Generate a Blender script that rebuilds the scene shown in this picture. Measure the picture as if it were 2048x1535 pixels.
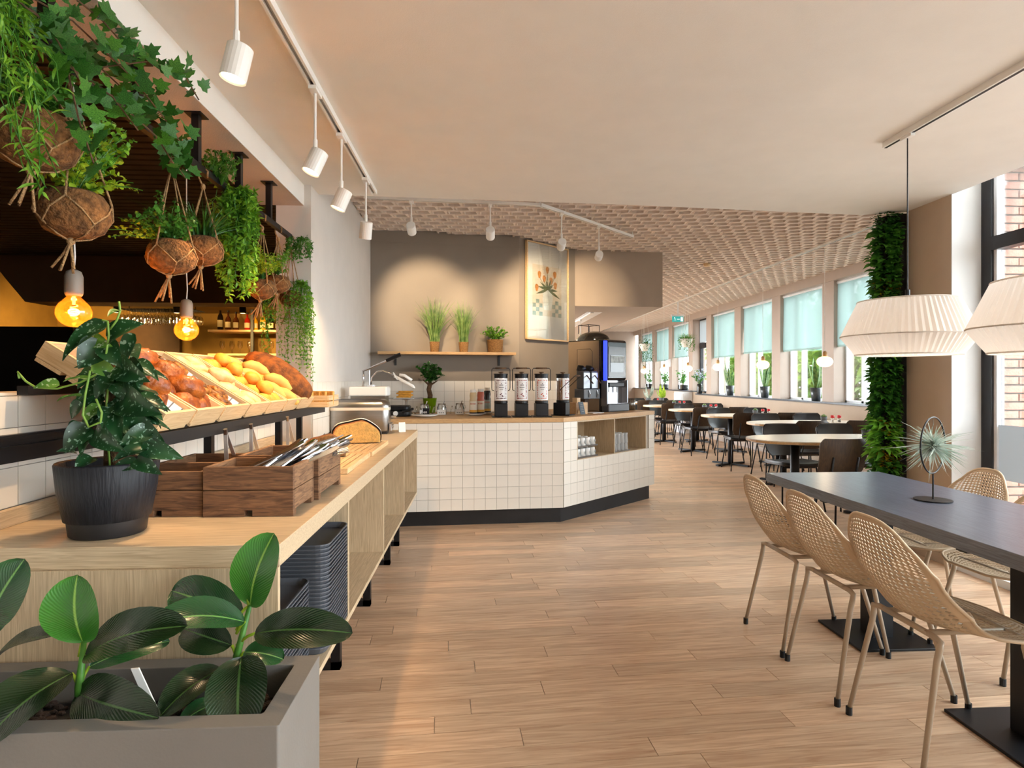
import bpy, bmesh, math, random
from mathutils import Vector, Matrix, Euler
for o in list(bpy.data.objects): bpy.data.objects.remove(o, do_unlink=True)
S = bpy.context.scene
C = S.collection
R = math.radians
V = Vector
# ---------------------------------------------------------------- camera, sky, exposure
cam_d = bpy.data.cameras.new('camera'); cam = bpy.data.objects.new('camera', cam_d); C.objects.link(cam)
cam.location = (0, 0, 1.29); cam.rotation_euler = (R(90), 0, R(-3.14))
cam_d.sensor_width = 36; cam_d.lens = 1220 / 2048 * 36; cam_d.shift_y = -9.5 / 2048; cam_d.clip_end = 300; cam_d.clip_start = .02
S.camera = cam
W = bpy.data.worlds.new('sky'); S.world = W; W.use_nodes = True
_bg = W.node_tree.nodes['Background']; _bg.inputs[0].default_value = (.88, .945, 1, 1); _bg.inputs[1].default_value = 12
S.view_settings.view_transform = 'Standard'; S.view_settings.look = 'None'; S.view_settings.gamma = 1
S.view_settings.use_curve_mapping = False; S.view_settings.exposure = 0.42
def portal(loc, rot, sx, sy):
    d = bpy.data.lights.new('window_portal', 'AREA'); d.shape = 'RECTANGLE'; d.size = sx; d.size_y = sy; d.cycles.is_portal = True
    o = bpy.data.objects.new('window_portal', d); C.objects.link(o); o.location = loc; o.rotation_euler = rot
portal((3.62, 1.0, 1.3), (0, R(90), 0), 2.7, 6.2)
portal((5.4, 10.8, 1.85), (0, R(90), 0), 1.9, 11.6)
# ---------------------------------------------------------------- materials
def srgb(h):
    if isinstance(h, str):
        h = [int(h[i:i+2], 16) / 255 for i in (0, 2, 4)]
        h = [x / 12.92 if x <= .04045 else ((x + .055) / 1.055) ** 2.4 for x in h]
    return tuple(h)[:3]
MATS = {}
def newmat(name):
    m = bpy.data.materials.new(name); m.use_nodes = True; MATS[name] = m
    return m, m.node_tree.nodes, m.node_tree.links, m.node_tree.nodes['Principled BSDF']
def mulc(c, k): return tuple(min(1, x * k) for x in c)
def mat(name, col, rough=.5, metal=0, var=.06, vs=6, bump=0, bs=80, sss=0, trans=0, spec=.5, coat=0, emit=0, ecol=None, alpha=1, stretch=(1, 1, 1), col2=None, thr=(.35, .65), sheen=0):
    m, N, L, p = newmat(name); c = srgb(col)
    tc = N.new('ShaderNodeTexCoord'); mp = N.new('ShaderNodeMapping'); mp.inputs['Scale'].default_value = stretch
    L.new(tc.outputs['Object'], mp.inputs[0])
    n = N.new('ShaderNodeTexNoise'); n.inputs['Scale'].default_value = vs; n.inputs['Detail'].default_value = 4
    L.new(mp.outputs[0], n.inputs['Vector'])
    r = N.new('ShaderNodeValToRGB'); e = r.color_ramp.elements
    e[0].position, e[1].position = thr
    a = srgb(col2) if col2 else mulc(c, 1 - var); b = c if col2 else mulc(c, 1 + var)
    e[0].color = (*a, 1); e[1].color = (*b, 1)
    L.new(n.outputs['Fac'], r.inputs[0]); L.new(r.outputs[0], p.inputs['Base Color'])
    p.inputs['Roughness'].default_value = rough; p.inputs['Metallic'].default_value = metal
    p.inputs['Specular IOR Level'].default_value = spec; p.inputs['Coat Weight'].default_value = coat
    p.inputs['Transmission Weight'].default_value = trans; p.inputs['Alpha'].default_value = alpha
    if sheen: p.inputs['Sheen Weight'].default_value = sheen
    if emit:
        p.inputs['Emission Color'].default_value = (*srgb(ecol or col), 1); p.inputs['Emission Strength'].default_value = emit
    if sss: p.inputs['Subsurface Weight'].default_value = sss; p.inputs['Subsurface Radius'].default_value = (.02, .02, .01)
    if bump:
        n2 = N.new('ShaderNodeTexNoise'); n2.inputs['Scale'].default_value = bs; n2.inputs['Detail'].default_value = 3; L.new(mp.outputs[0], n2.inputs['Vector'])
        bm = N.new('ShaderNodeBump'); bm.inputs['Strength'].default_value = bump; bm.inputs['Distance'].default_value = .01
        L.new(n2.outputs['Fac'], bm.inputs['Height']); L.new(bm.outputs[0], p.inputs['Normal'])
    return m
def wood(name, c1, c2, stretch=(1, 14, 14), scale=6, rough=.5, tint=False, bump=.05, coat=0, wave=0, c3=None):
    """long grain along the axis with the smallest stretch"""
    m, N, L, p = newmat(name)
    tc = N.new('ShaderNodeTexCoord'); mp = N.new('ShaderNodeMapping'); mp.inputs['Scale'].default_value = stretch
    L.new(tc.outputs['Object'], mp.inputs[0])
    vec = mp.outputs[0]
    if tint:
        at = N.new('ShaderNodeAttribute'); at.attribute_name = 'tint'
        ad = N.new('ShaderNodeVectorMath'); ad.operation = 'MULTIPLY_ADD'; ad.inputs[1].default_value = (37, 53, 11)
        L.new(at.outputs['Color'], ad.inputs[0]); L.new(mp.outputs[0], ad.inputs[2]); vec = ad.outputs[0]
    n = N.new('ShaderNodeTexNoise'); n.inputs['Scale'].default_value = scale; n.inputs['Detail'].default_value = 6; n.inputs['Distortion'].default_value = 1.2
    L.new(vec, n.inputs['Vector'])
    r = N.new('ShaderNodeValToRGB'); e = r.color_ramp.elements
    e[0].position = .3; e[1].position = .68; e[0].color = (*srgb(c1), 1); e[1].color = (*srgb(c2), 1)
    if c3: k = e.new(.18); k.color = (*srgb(c3), 1)
    L.new(n.outputs['Fac'], r.inputs[0]); out = r.outputs[0]
    if tint:
        hs = N.new('ShaderNodeHueSaturation'); mr = N.new('ShaderNodeMapRange'); mr.inputs['To Min'].default_value = .8; mr.inputs['To Max'].default_value = 1.12
        L.new(at.outputs['Fac'], mr.inputs['Value']); L.new(mr.outputs[0], hs.inputs['Value']); L.new(out, hs.inputs['Color']); out = hs.outputs[0]
    L.new(out, p.inputs['Base Color']); p.inputs['Roughness'].default_value = rough; p.inputs['Coat Weight'].default_value = coat
    if bump:
        bm = N.new('ShaderNodeBump'); bm.inputs['Strength'].default_value = bump; bm.inputs['Distance'].default_value = .004
        L.new(n.outputs['Fac'], bm.inputs['Height']); L.new(bm.outputs[0], p.inputs['Normal'])
    return m
def glass(name, tint=(1, 1, 1), gloss=.12, rough=.02):
    m, N, L, p = newmat(name); N.remove(p); out = N['Material Output']
    t = N.new('ShaderNodeBsdfTransparent'); t.inputs[0].default_value = (*tint, 1)
    g = N.new('ShaderNodeBsdfGlossy'); g.inputs['Roughness'].default_value = rough
    lw = N.new('ShaderNodeLayerWeight'); lw.inputs[0].default_value = .25
    mt = N.new('ShaderNodeMath'); mt.operation = 'MULTIPLY_ADD'; mt.inputs[1].default_value = .6; mt.inputs[2].default_value = gloss * .4
    L.new(lw.outputs['Fresnel'], mt.inputs[0])
    x = N.new('ShaderNodeMixShader'); L.new(mt.outputs[0], x.inputs[0]); L.new(t.outputs[0], x.inputs[1]); L.new(g.outputs[0], x.inputs[2])
    L.new(x.outputs[0], out.inputs[0]); return m
def cloth_glow(name, col, trans=.5, clear=0.0):
    """thin cloth that lets daylight through"""
    m, N, L, p = newmat(name); N.remove(p); out = N['Material Output']; c = (*srgb(col), 1)
    d = N.new('ShaderNodeBsdfDiffuse'); t = N.new('ShaderNodeBsdfTranslucent'); d.inputs[0].default_value = c; t.inputs[0].default_value = c
    tc = N.new('ShaderNodeTexCoord'); n = N.new('ShaderNodeTexNoise'); n.inputs['Scale'].default_value = 3; L.new(tc.outputs['Object'], n.inputs['Vector'])
    mr = N.new('ShaderNodeMapRange'); mr.inputs['To Min'].default_value = trans - .06; mr.inputs['To Max'].default_value = trans + .06; L.new(n.outputs['Fac'], mr.inputs['Value'])
    x = N.new('ShaderNodeMixShader'); L.new(mr.outputs[0], x.inputs[0]); L.new(d.outputs[0], x.inputs[1]); L.new(t.outputs[0], x.inputs[2])
    fin = x.outputs[0]
    if clear:
        tr = N.new('ShaderNodeBsdfTransparent'); y = N.new('ShaderNodeMixShader'); y.inputs[0].default_value = clear
        L.new(fin, y.inputs[1]); L.new(tr.outputs[0], y.inputs[2]); fin = y.outputs[0]
    L.new(fin, out.inputs[0]); return m
def emis(name, col, st):
    m, N, L, p = newmat(name); p.inputs['Base Color'].default_value = (*srgb(col), 1)
    p.inputs['Emission Color'].default_value = (*srgb(col), 1); p.inputs['Emission Strength'].default_value = st; return m
def leafmat(name, c1, c2, rough=.4, tr=.25, vs=30, spots=None, coat=0):
    m, N, L, p = newmat(name); out = N['Material Output']
    tc = N.new('ShaderNodeTexCoord'); n = N.new('ShaderNodeTexNoise'); n.inputs['Scale'].default_value = vs; L.new(tc.outputs['Object'], n.inputs['Vector'])
    r = N.new('ShaderNodeValToRGB'); e = r.color_ramp.elements; e[0].position = .35; e[1].position = .65; e[0].color = (*srgb(c1), 1); e[1].color = (*srgb(c2), 1)
    L.new(n.outputs['Fac'], r.inputs[0]); col = r.outputs[0]
    if spots:
        v = N.new('ShaderNodeTexNoise'); v.inputs['Scale'].default_value = 110; v.inputs['Detail'].default_value = 1; L.new(tc.outputs['Object'], v.inputs['Vector'])
        r2 = N.new('ShaderNodeValToRGB'); r2.color_ramp.elements[0].position = .62; r2.color_ramp.elements[1].position = .67; L.new(v.outputs['Fac'], r2.inputs[0])
        mx = N.new('ShaderNodeMixRGB'); mx.inputs[2].default_value = (*srgb(spots), 1); L.new(r2.outputs[0], mx.inputs[0]); L.new(col, mx.inputs[1]); col = mx.outputs[0]
    L.new(col, p.inputs['Base Color']); p.inputs['Roughness'].default_value = rough; p.inputs['Coat Weight'].default_value = coat
    t = N.new('ShaderNodeBsdfTranslucent'); L.new(col, t.inputs[0])
    x = N.new('ShaderNodeMixShader'); x.inputs[0].default_value = tr; L.new(p.outputs[0], x.inputs[1]); L.new(t.outputs[0], x.inputs[2]); L.new(x.outputs[0], out.inputs[0])
    return m
M = MATS
# ---------------------------------------------------------------- mesh builder
class MB:
    def __init__(s): s.v = []; s.f = []; s.mi = []; s.cur = 0; s.tint = None; s.tn = []
    def add(s, vs, fs):
        b = len(s.v); s.v += [tuple(v) for v in vs]; s.f += [tuple(b + i for i in f) for f in fs]; s.mi += [s.cur] * len(fs)
        if s.tint is not None: s.tn += [s.tint] * len(fs)
        return s
    def box(s, x0, x1, y0, y1, z0, z1):
        return s.add([(x0,y0,z0),(x1,y0,z0),(x1,y1,z0),(x0,y1,z0),(x0,y0,z1),(x1,y0,z1),(x1,y1,z1),(x0,y1,z1)],
                     [(3,2,1,0),(4,5,6,7),(0,1,5,4),(1,2,6,5),(2,3,7,6),(3,0,4,7)])
    def obox(s, c, sz, m=None):
        m = m or Matrix(); c = V(c); hx, hy, hz = sz[0]/2, sz[1]/2, sz[2]/2
        vs = [c + m @ V((a*hx, b*hy, d*hz)) for d in (-1,1) for a,b in ((-1,-1),(1,-1),(1,1),(-1,1))]
        return s.add(vs, [(3,2,1,0),(4,5,6,7),(0,1,5,4),(1,2,6,5),(2,3,7,6),(3,0,4,7)])
    def bar(s, p, q, w, h=None, up=(0,0,1)):
        p, q = V(p), V(q); d = (q - p); L = d.length; d.normalize(); u = V(up)
        if abs(d.dot(u)) > .98: u = V((0,1,0))
        x = d.cross(u).normalized(); y = x.cross(d); m = Matrix((x, d, y)).transposed()
        return s.obox((p + q) / 2, (w, L, h or w), m)
    def prism(s, poly, z0, z1):
        n = len(poly); a = sum(poly[i][0]*poly[(i+1)%n][1] - poly[(i+1)%n][0]*poly[i][1] for i in range(n))
        if a < 0: poly = poly[::-1]
        vs = [(x,y,z0) for x,y in poly] + [(x,y,z1) for x,y in poly]
        return s.add(vs, [tuple(range(n))[::-1], tuple(range(n,2*n))] + [(i,(i+1)%n,n+(i+1)%n,n+i) for i in range(n)])
    def tube(s, pts, r, n=8, cap=True, closed=False):
        pts = [V(p) for p in pts]; k = len(pts); rs = r if isinstance(r, (list,tuple)) else [r]*k
        b = len(s.v); prev = None; vs = []
        for i, p in enumerate(pts):
            if closed: t = pts[(i+1)%k] - pts[i-1]
            else: t = pts[min(i+1,k-1)] - pts[max(i-1,0)]
            t = t.normalized() if t.length > 1e-9 else V((0,0,1))
            if prev is None:
                u = V((0,0,1)) if abs(t.z) < .9 else V((1,0,0)); x = t.cross(u).normalized()
            else:
                x = prev - t * prev.dot(t); x = x.normalized() if x.length > 1e-6 else t.orthogonal().normalized()
            prev = x; y = t.cross(x)
            vs += [p + (x*math.cos(a) + y*math.sin(a)) * rs[i] for a in [2*math.pi*j/n for j in range(n)]]
        fs = []
        for i in range(k if closed else k-1):
            a, c = i*n, ((i+1)%k)*n
            fs += [(a+j, a+(j+1)%n, c+(j+1)%n, c+j) for j in range(n)]
        if cap and not closed: fs += [tuple(range(n))[::-1], tuple(range((k-1)*n, k*n))]
        return s.add(vs, fs)
    def lathe(s, prof, n=24, c=(0,0,0), m=None, ang=2*math.pi, start=0):
        m = m or Matrix(); c = V(c); full = ang > 6.28; k = n if full else n + 1
        vs = [c + m @ V((r*math.cos(start+ang*j/n), r*math.sin(start+ang*j/n), z)) for r,z in prof for j in range(k)]
        fs = []
        for i in range(len(prof)-1):
            for j in range(n):
                a, b = i*k+j, i*k+(j+1)%k; fs.append((a, b, b+k, a+k))
        return s.add(vs, fs)
    def grid(s, rows, closed=False):
        h = len(rows); w = len(rows[0]); vs = [p for r in rows for p in r]
        fs = [(i*w+j, i*w+(j+1)%w, (i+1)*w+(j+1)%w, (i+1)*w+j) for i in range(h-1) for j in range(w if closed else w-1)]
        return s.add(vs, fs)
    def leaf(s, b, t, w, nrm=(0,0,1), bend=.15, fold=.15, prof=(0,.55,.95,1,.75,.35,0), ):
        """a leaf from b to t, w wide at most, its face looking along nrm"""
        b, t = V(b), V(t); d = t - b; L = d.length
        if L < 1e-6: return s
        d /= L; n = V(nrm); n = n - d * n.dot(d); n = n.normalized() if n.length > 1e-4 else d.orthogonal().normalized(); x = d.cross(n)
        rows = []; k = len(prof) - 1
        for i, pw in enumerate(prof):
            u = i / k; c = b + d * (L*u) + n * (bend*L*math.sin(math.pi*u)); hw = max(pw, .02) * w / 2
            rows.append([c - x*hw + n*(fold*hw), c, c + x*hw + n*(fold*hw)])
        return s.grid(rows)
    def sphere(s, c, r, n=12, m=6, sq=(1,1,1), mt=None):
        c = V(c); mt = mt or Matrix()
        return s.grid([[c + mt @ V((r*sq[0]*math.sin(a)*math.cos(b), r*sq[1]*math.sin(a)*math.sin(b), r*sq[2]*math.cos(a)))
                        for b in [2*math.pi*j/n for j in range(n)]] for a in [math.pi*(1e-3 + (1-2e-3)*i/m) for i in range(m+1)]], closed=True)
    def mesh(s, name, mats, smooth=False):
        me = bpy.data.meshes.new(name); me.from_pydata(s.v, [], s.f)
        for q in (mats if isinstance(mats, (list, tuple)) else [mats]): me.materials.append(M[q] if isinstance(q, str) else q)
        if any(s.mi): me.polygons.foreach_set('material_index', s.mi)
        if smooth: me.polygons.foreach_set('use_smooth', [True]*len(s.f))
        if s.tn:
            at = me.attributes.new('tint', 'FLOAT_COLOR', 'FACE'); at.data.foreach_set('color', [x for t in s.tn for x in (t,t,t,1)])
        me.update(); return me
    def build(s, name, mats, parent=None, smooth=False, bevel=0, auto=False):
        o = link(name, s.mesh(name, mats, smooth or auto), parent)
        if bevel: bev(o, bevel)
        if auto: sharp(o.data)
        return o
def sharp(me, ang=38):
    bm = bmesh.new(); bm.from_mesh(me); bmesh.ops.remove_doubles(bm, verts=bm.verts, dist=1e-5); bm.normal_update()
    for e in bm.edges:
        if len(e.link_faces) == 2 and e.calc_face_angle(0) > R(ang): e.smooth = False
    bm.to_mesh(me); bm.free()
def bev(o, w, seg=2):
    b = o.modifiers.new('bevel', 'BEVEL'); b.width = w; b.segments = seg; b.limit_method = 'ANGLE'; b.angle_limit = R(40); return o
def link(name, data, parent=None):
    o = bpy.data.objects.new(name, data); C.objects.link(o)
    if parent: o.parent = parent
    return o
def tag(o, label=None, cat=None, group=None, kind=None):
    if label: o['label'] = label
    if cat: o['category'] = cat
    if group: o['group'] = group
    if kind: o['kind'] = kind
    return o
def thing(name, label, cat, loc=(0,0,0), rz=0, group=None):
    o = link(name, None); o.empty_display_size = .1; o.location = loc; o.rotation_euler = (0,0,rz); return tag(o, label, cat, group)
def struct(o): o['kind'] = 'structure'; return o
def dup(o, loc=None, rot=None, label=None, parent=None):
    c = o.copy(); C.objects.link(c); c.parent = parent
    if loc is not None: c.location = loc
    if rot is not None: c.rotation_euler = rot
    if label: c['label'] = label
    for ch in list(o.children): dup(ch, parent=c)
    return c
def rotz(a): return Matrix.Rotation(a, 3, 'Z')
def text(body, size, matn, parent, loc, rot, name='lettering', depth=.0006, align='CENTER'):
    cu = bpy.data.curves.new('txt', 'FONT'); cu.body = body; cu.size = size; cu.extrude = depth; cu.align_x = align; cu.align_y = 'CENTER'
    t = bpy.data.objects.new('txt', cu); C.objects.link(t); dg = bpy.context.evaluated_depsgraph_get()
    me = bpy.data.meshes.new_from_object(t.evaluated_get(dg)); bpy.data.objects.remove(t); bpy.data.curves.remove(cu)
    me.materials.clear(); me.materials.append(M[matn]); o = link(name, me, parent); o.location = loc; o.rotation_euler = rot; return o
rnd = random.Random(7)
def spot(parent, loc, target, energy, color=(1,.74,.45), size=60, blend=.6, rad=.03):
    d = bpy.data.lights.new('lamp_light', 'SPOT'); d.energy = energy; d.color = color; d.spot_size = R(size); d.spot_blend = blend; d.shadow_soft_size = rad
    o = bpy.data.objects.new('lamp_light', d); C.objects.link(o); o.parent = parent; o.location = loc
    o.rotation_euler = (V(target) - V(loc)).to_track_quat('-Z', 'Y').to_euler(); return o
def point(parent, loc, energy, color=(1,.7,.35), rad=.03):
    d = bpy.data.lights.new('lamp_light', 'POINT'); d.energy = energy; d.color = color; d.shadow_soft_size = rad
    o = bpy.data.objects.new('lamp_light', d); C.objects.link(o); o.parent = parent; o.location = loc; return o
# ---------------------------------------------------------------- palette
mat('white_paint', 'e8e4de', .7, var=.015, bump=.08, bs=220)
mat('pier_paint', 'b9a48f', .75, var=.02, bump=.06, bs=200)
mat('pier_white', 'd9d9d8', .7, var=.015)
mat('left_paint', 'd6cfc8', .75, var=.02, bump=.06, bs=200)
mat('plaster', 'cfc1b6', .85, var=.03, bump=.25, bs=160)
mat('taupe_paint', '8a7f74', .75, var=.02, bump=.05, bs=200)
mat('soffit_paint', 'a89a8d', .75, var=.02)
mat('window_paint', 'b3a295', .6, var=.02)
mat('lattice', 'e0d0c4', .8, var=.04)
mat('dark_slat', '3a2d24', .7, var=.2)
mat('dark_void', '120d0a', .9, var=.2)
mat('bulkhead', '5e4732', .8, var=.05)
mat('mustard_wall', '8a6a2c', .8, var=.06)
mat('brown_panel', '4a3016', .6, var=.1)
mat('black_metal', '17171a', .42, .3, var=.1)
mat('dark_metal', '2b2b2d', .4, .5, var=.1)
mat('white_metal', 'eeece8', .35, var=.02)
mat('chrome', 'c9c9cc', .18, 1, var=.03)
mat('steel', '9b9793', .28, 1, var=.05, stretch=(1, 1, 30))
mat('tile_white', 'ece5da', .22, var=.025, vs=2.5, bump=.06, bs=9)
mat('grout', 'b9b0a4', .9)
mat('kick_black', '1b1a1c', .5, var=.25, vs=5)
mat('frame_black', '26262a', .35, .2)
mat('sill_stone', '4d5157', .3, var=.2, vs=30)
mat('frame_white', 'e4e6ea', .4)
mat('brick', '96695a', .85, var=.18, vs=18, bump=.4, bs=70)
mat('mortar', '5f5850', .9)
mat('paving', '9c9a96', .9)
mat('grass', '6f8f4a', .9, var=.2)
wood('plank', 'be9676', 'e3c4a3', stretch=(1.1, 15, 15), scale=3.2, rough=.36, tint=True, bump=.08, c3='9a7050')
wood('oak', 'b39a7a', 'd6bf9d', stretch=(1.5, 40, 40), scale=5, rough=.5)
wood('oak_y', 'b39a7a', 'd6bf9d', stretch=(40, 1.5, 40), scale=5, rough=.5)
wood('oak_z', 'b39a7a', 'd6bf9d', stretch=(40, 40, 1.5), scale=5, rough=.5)
wood('oak_warm', 'b98c5c', 'd8b07c', stretch=(1.5, 40, 40), scale=5, rough=.45)
wood('birch', 'cfa878', 'e8c99c', stretch=(2, 30, 30), scale=4, rough=.5)
wood('birch_y', 'cfa878', 'e8c99c', stretch=(30, 2, 30), scale=4, rough=.5)
wood('crate_wood', '4f3422', '8a6242', stretch=(3, 26, 26), scale=4, rough=.75, bump=.3, c3='2f1f14')
wood('crate_wood_y', '5a3d29', '96704f', stretch=(26, 3, 26), scale=4, rough=.75, bump=.3, c3='3a2618')
wood('dark_table', '474a55', '666b7a', stretch=(40, 2, 40), scale=4, rough=.3)
wood('pale_top', 'cbbba6', 'e2d5c3', stretch=(2, 24, 24), scale=3, rough=.35)
wood('walnut', '2f2118', '4e382a', stretch=(26, 26, 2), scale=3.5, rough=.45)
mat('tumbler_glass', 'f2f5f6', .08, alpha=.42, spec=.8)
mat('tong_metal', 'd9d9da', .3, .7)
glass('window_glass', (.97, .985, .98), .12)
glass('clear_glass', (.985, .99, .985), .5)
cloth_glow('blind_cloth', '829591', .5, .04)
cloth_glow('frosted_film', 'bcc1c4', .5)
# ---------------------------------------------------------------- floor: planks laid a little askew, the 300 largest as parts
floor = struct(MB().box(-6.6, 5.3, -3, 20, -.06, -.007).build('floor', 'grout'))
PA = R(3.6); PW = .112; PL = 1.02
pl = []
ca, sa = math.cos(PA), math.sin(PA)
for row in range(-30, 190):
    off = rnd.random() * PL
    for k in range(-8, 9):
        u0 = k * PL + off; v0 = row * PW
        cx, cy = (u0 + PL/2) * ca - (v0 + PW/2) * sa, (u0 + PL/2) * sa + (v0 + PW/2) * ca
        if -2.2 < cx < 5.4 and -2.9 < cy < 19.5: pl.append((cx, cy, u0, v0))
def vis(cx, cy):
    if cy < 1.3 or cx < -.8 - .0*cy or cx > cy * .95 + .6: return 1e3 + cy
    if cy > 5.4 and cx < .6: return 1e3 + cy
    return math.hypot(cx*.5, cy)
pl.sort(key=lambda a: vis(a[0], a[1]))
far = MB()
base_me = {}
for i, (cx, cy, u0, v0) in enumerate(pl):
    g = .0012; t = rnd.random()
    if i < 300:
        b = MB(); b.tint = t; b.box(-PL/2 + g, PL/2 - g, -PW/2 + g, PW/2 - g, -.008, 0); b.v = [(x + cx*0, y, z) for x, y, z in b.v]
        o = b.build('plank', 'plank', floor); o.location = (cx, cy, 0); o.rotation_euler = (0, 0, PA)
    else:
        far.tint = t; far.obox((cx, cy, -.004), (PL - 2*g, PW - 2*g, .008), rotz(PA))
far.build('far_planks', 'plank', floor)['kind'] = 'stuff'
# ---------------------------------------------------------------- near ceiling, beam, left wall
ZC = 2.56; ZT = 2.84
struct(MB().prism([(-1.145, -3), (3.25, -3), (3.25, 4.46), (2.95, 4.569), (1.173, 4.40), (-.752, 4.281), (-1.145, 4.26)], ZC, 2.98).build('ceiling', 'white_paint'))
struct(MB().box(-1.42, -1.145, -3, 4.06, 2.425, 2.98).build('trim_1', 'plaster'))
struct(MB().box(-1.144, -1.140, -3, 4.06, 2.425, 2.56).build('trim_2', 'white_paint'))
struct(MB().prism([(-1.32, 4.06), (-1.095, 4.06), (-1.12, 6.40), (-1.12, 6.6), (-1.32, 6.6)], 0, 2.98).build('wall_left', 'left_paint'))
wl = bpy.data.objects['wall_left']
struct(MB().box(-1.5, 3.6, -3.1, -3.0, 0, 2.98).build('wall_rear', 'white_paint'))
# tiles on the left wall above the buffet
tile_me = MB().box(-.0475, .0475, -.006, .0, -.0475, .0475).mesh('tile', 'tile_white')
def tiles(parent, p0, p1, z0, z1, pitch, skip=None, phase=0, out=.004):
    p0, p1 = V((*p0, 0)), V((*p1, 0)); d = p1 - p0; L = d.length; d /= L; ang = math.atan2(d.y, d.x); nr = V((d.y, -d.x, 0))
    n = int(L / pitch + 1.001); k = 0
    rows = []; z = z0
    while z < z1 - .012:
        h = min(pitch, z1 - z); rows.append((z, h)); z += pitch
    for i in range(n):
        a0 = i * pitch; a1 = min(L, a0 + pitch)
        if a1 - a0 < .012: continue
        for z, h in rows:
            if skip and skip((a0 + a1)/2, z + h/2): continue
            o = link('tile', tile_me, parent); c = p0 + d * ((a0 + a1)/2) + nr * out
            o.location = (c.x, c.y, z + h/2); o.rotation_euler = (0, 0, ang); o.scale = ((a1 - a0 - .0022) / .095, 1, (h - .0022) / .095); k += 1
    return k
MB().prism([(-1.095, 4.07), (-1.0935, 4.07), (-1.1185, 6.39), (-1.12, 6.39)], .86, 1.272).build('grout_bed', 'grout', wl)
tiles(wl, (-1.0945, 4.07), (-1.1195, 6.38), .9, 1.272, .124)
# ---------------------------------------------------------------- back wall, the angled piece and the soffit box
BW = [(-1.12, 6.40), (.44, 6.64), (1.157, 7.277)]
def wallseg(name, p, q, z0, z1, th, matn):
    d = (V((*q, 0)) - V((*p, 0))).normalized(); n = V((-d.y, d.x, 0)) * th
    return MB().prism([p, q, (q[0] + n.x, q[1] + n.y), (p[0] + n.x, p[1] + n.y)], z0, z1).build(name, matn)
wb = struct(wallseg('wall_back', BW[0], BW[1], 0, 2.98, .15, 'taupe_paint'))
wa = struct(wallseg('wall_angled', BW[1], BW[2], 0, 2.98, .12, 'taupe_paint'))
tb = struct(wallseg('trim_3', (-1.12, 6.396), (.445, 6.636), 2.72, ZT, .01, 'taupe_paint'))
wallseg('grout_bed', (-1.12, 6.399), (.44, 6.639), .9, 1.272, .01, 'grout').parent = wb
tiles(wb, (-1.12, 6.399), (.44, 6.639), .945, 1.272, .109)
wallseg('grout_bed', (.44, 6.6385), (1.157, 7.2755), .9, 1.272, .01, 'grout').parent = wa
tiles(wa, (.44, 6.6385), (1.157, 7.2755), .945, 1.272, .109)
sf = MB().prism([(1.12, 7.275), (2.242, 7.333), (2.242, 17), (.6, 17), (.6, 7.5)], 2.17, 2.98).build('wall_soffit', 'soffit_paint'); struct(sf)
MB().box(1.42, 1.62, 7.9, 13, 2.166, 2.1705).build('recess_strip', 'frame_white', sf)
MB().box(1.46, 1.50, 7.9, 13, 2.150, 2.166).build('track_rail', 'white_metal', sf)
struct(MB().box(-.5, 5.1, 19.6, 19.8, 0, 2.98).build('wall_far', 'window_paint'))
struct(MB().box(-.5, .6, 17, 19.6, 0, 2.98).build('wall_inner', 'taupe_paint'))
# ---------------------------------------------------------------- moulded lattice ceiling
lat = struct(MB().box(-1.12, 5.3, 4.2, 19.7, ZT + .131, 3.0).build('ceiling_lattice', 'lattice'))
CXP, CYP = .147, .262
hexo = [(-.0735, -.044), (-.05, -.0655-.0), (.05, -.0655), (.0735, -.044), (.0735, .044), (.05, .0655), (-.05, .0655), (-.0735, .044)]
def cellverts(m):
    W2, D2 = CXP/2, CYP/4
    o = [(-W2, -D2), (0, -D2-.0), (W2, -D2), (W2, D2), (0, D2), (-W2, D2)]
    i1 = [(-W2+.012, -D2+.03), (0, -D2+.014), (W2-.026, -D2+.014), (W2-.012, D2-.03), (0, D2-.014), (-W2+.026, D2-.014)]
    i2 = [(x*.86, y*.8) for x, y in i1]
    m.add([(x, y, 0) for x, y in o] + [(x, y, -.006) for x, y in i1] + [(x, y, .13) for x, y in i2],
          [(j, 6+j, 6+(j+1)%6, (j+1)%6) for j in range(6)] + [(6+j, 12+j, 12+(j+1)%6, 6+(j+1)%6) for j in range(6)] + [(12, 17, 16, 15, 14, 13)])
cm = MB(); cellverts(cm); cell_me = cm.mesh('ceiling_cell', 'lattice')
cells = []
for j in range(0, 118):
    y = 4.25 + j * CYP/2
    for i in range(-8, 36):
        x = i * CXP + (CXP/2 if j % 2 else 0)
        if x > 5.1 or x < -1.12: continue
        if y > 6.38 + .154*(x + 1.12) and x < .44: continue
        if y > 6.64 + .89*(x - .44) and .44 <= x < 1.157: continue
        if y > 7.3 and x < 2.2: continue
        cells.append((math.hypot(x, y) + (50 if (y < 4.45 or x > y*.85) else 0), x, y))
cells.sort()
fm = MB()
for i, (d, x, y) in enumerate(cells):
    if i < 300:
        o = link('ceiling_cell', cell_me, lat); o.location = (x, y, ZT)
    else:
        fm.add([(x + a, y + b, ZT + c) for a, b, c in cm.v], cm.f)
fm.build('far_cells', 'lattice', lat)['kind'] = 'stuff'
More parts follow.
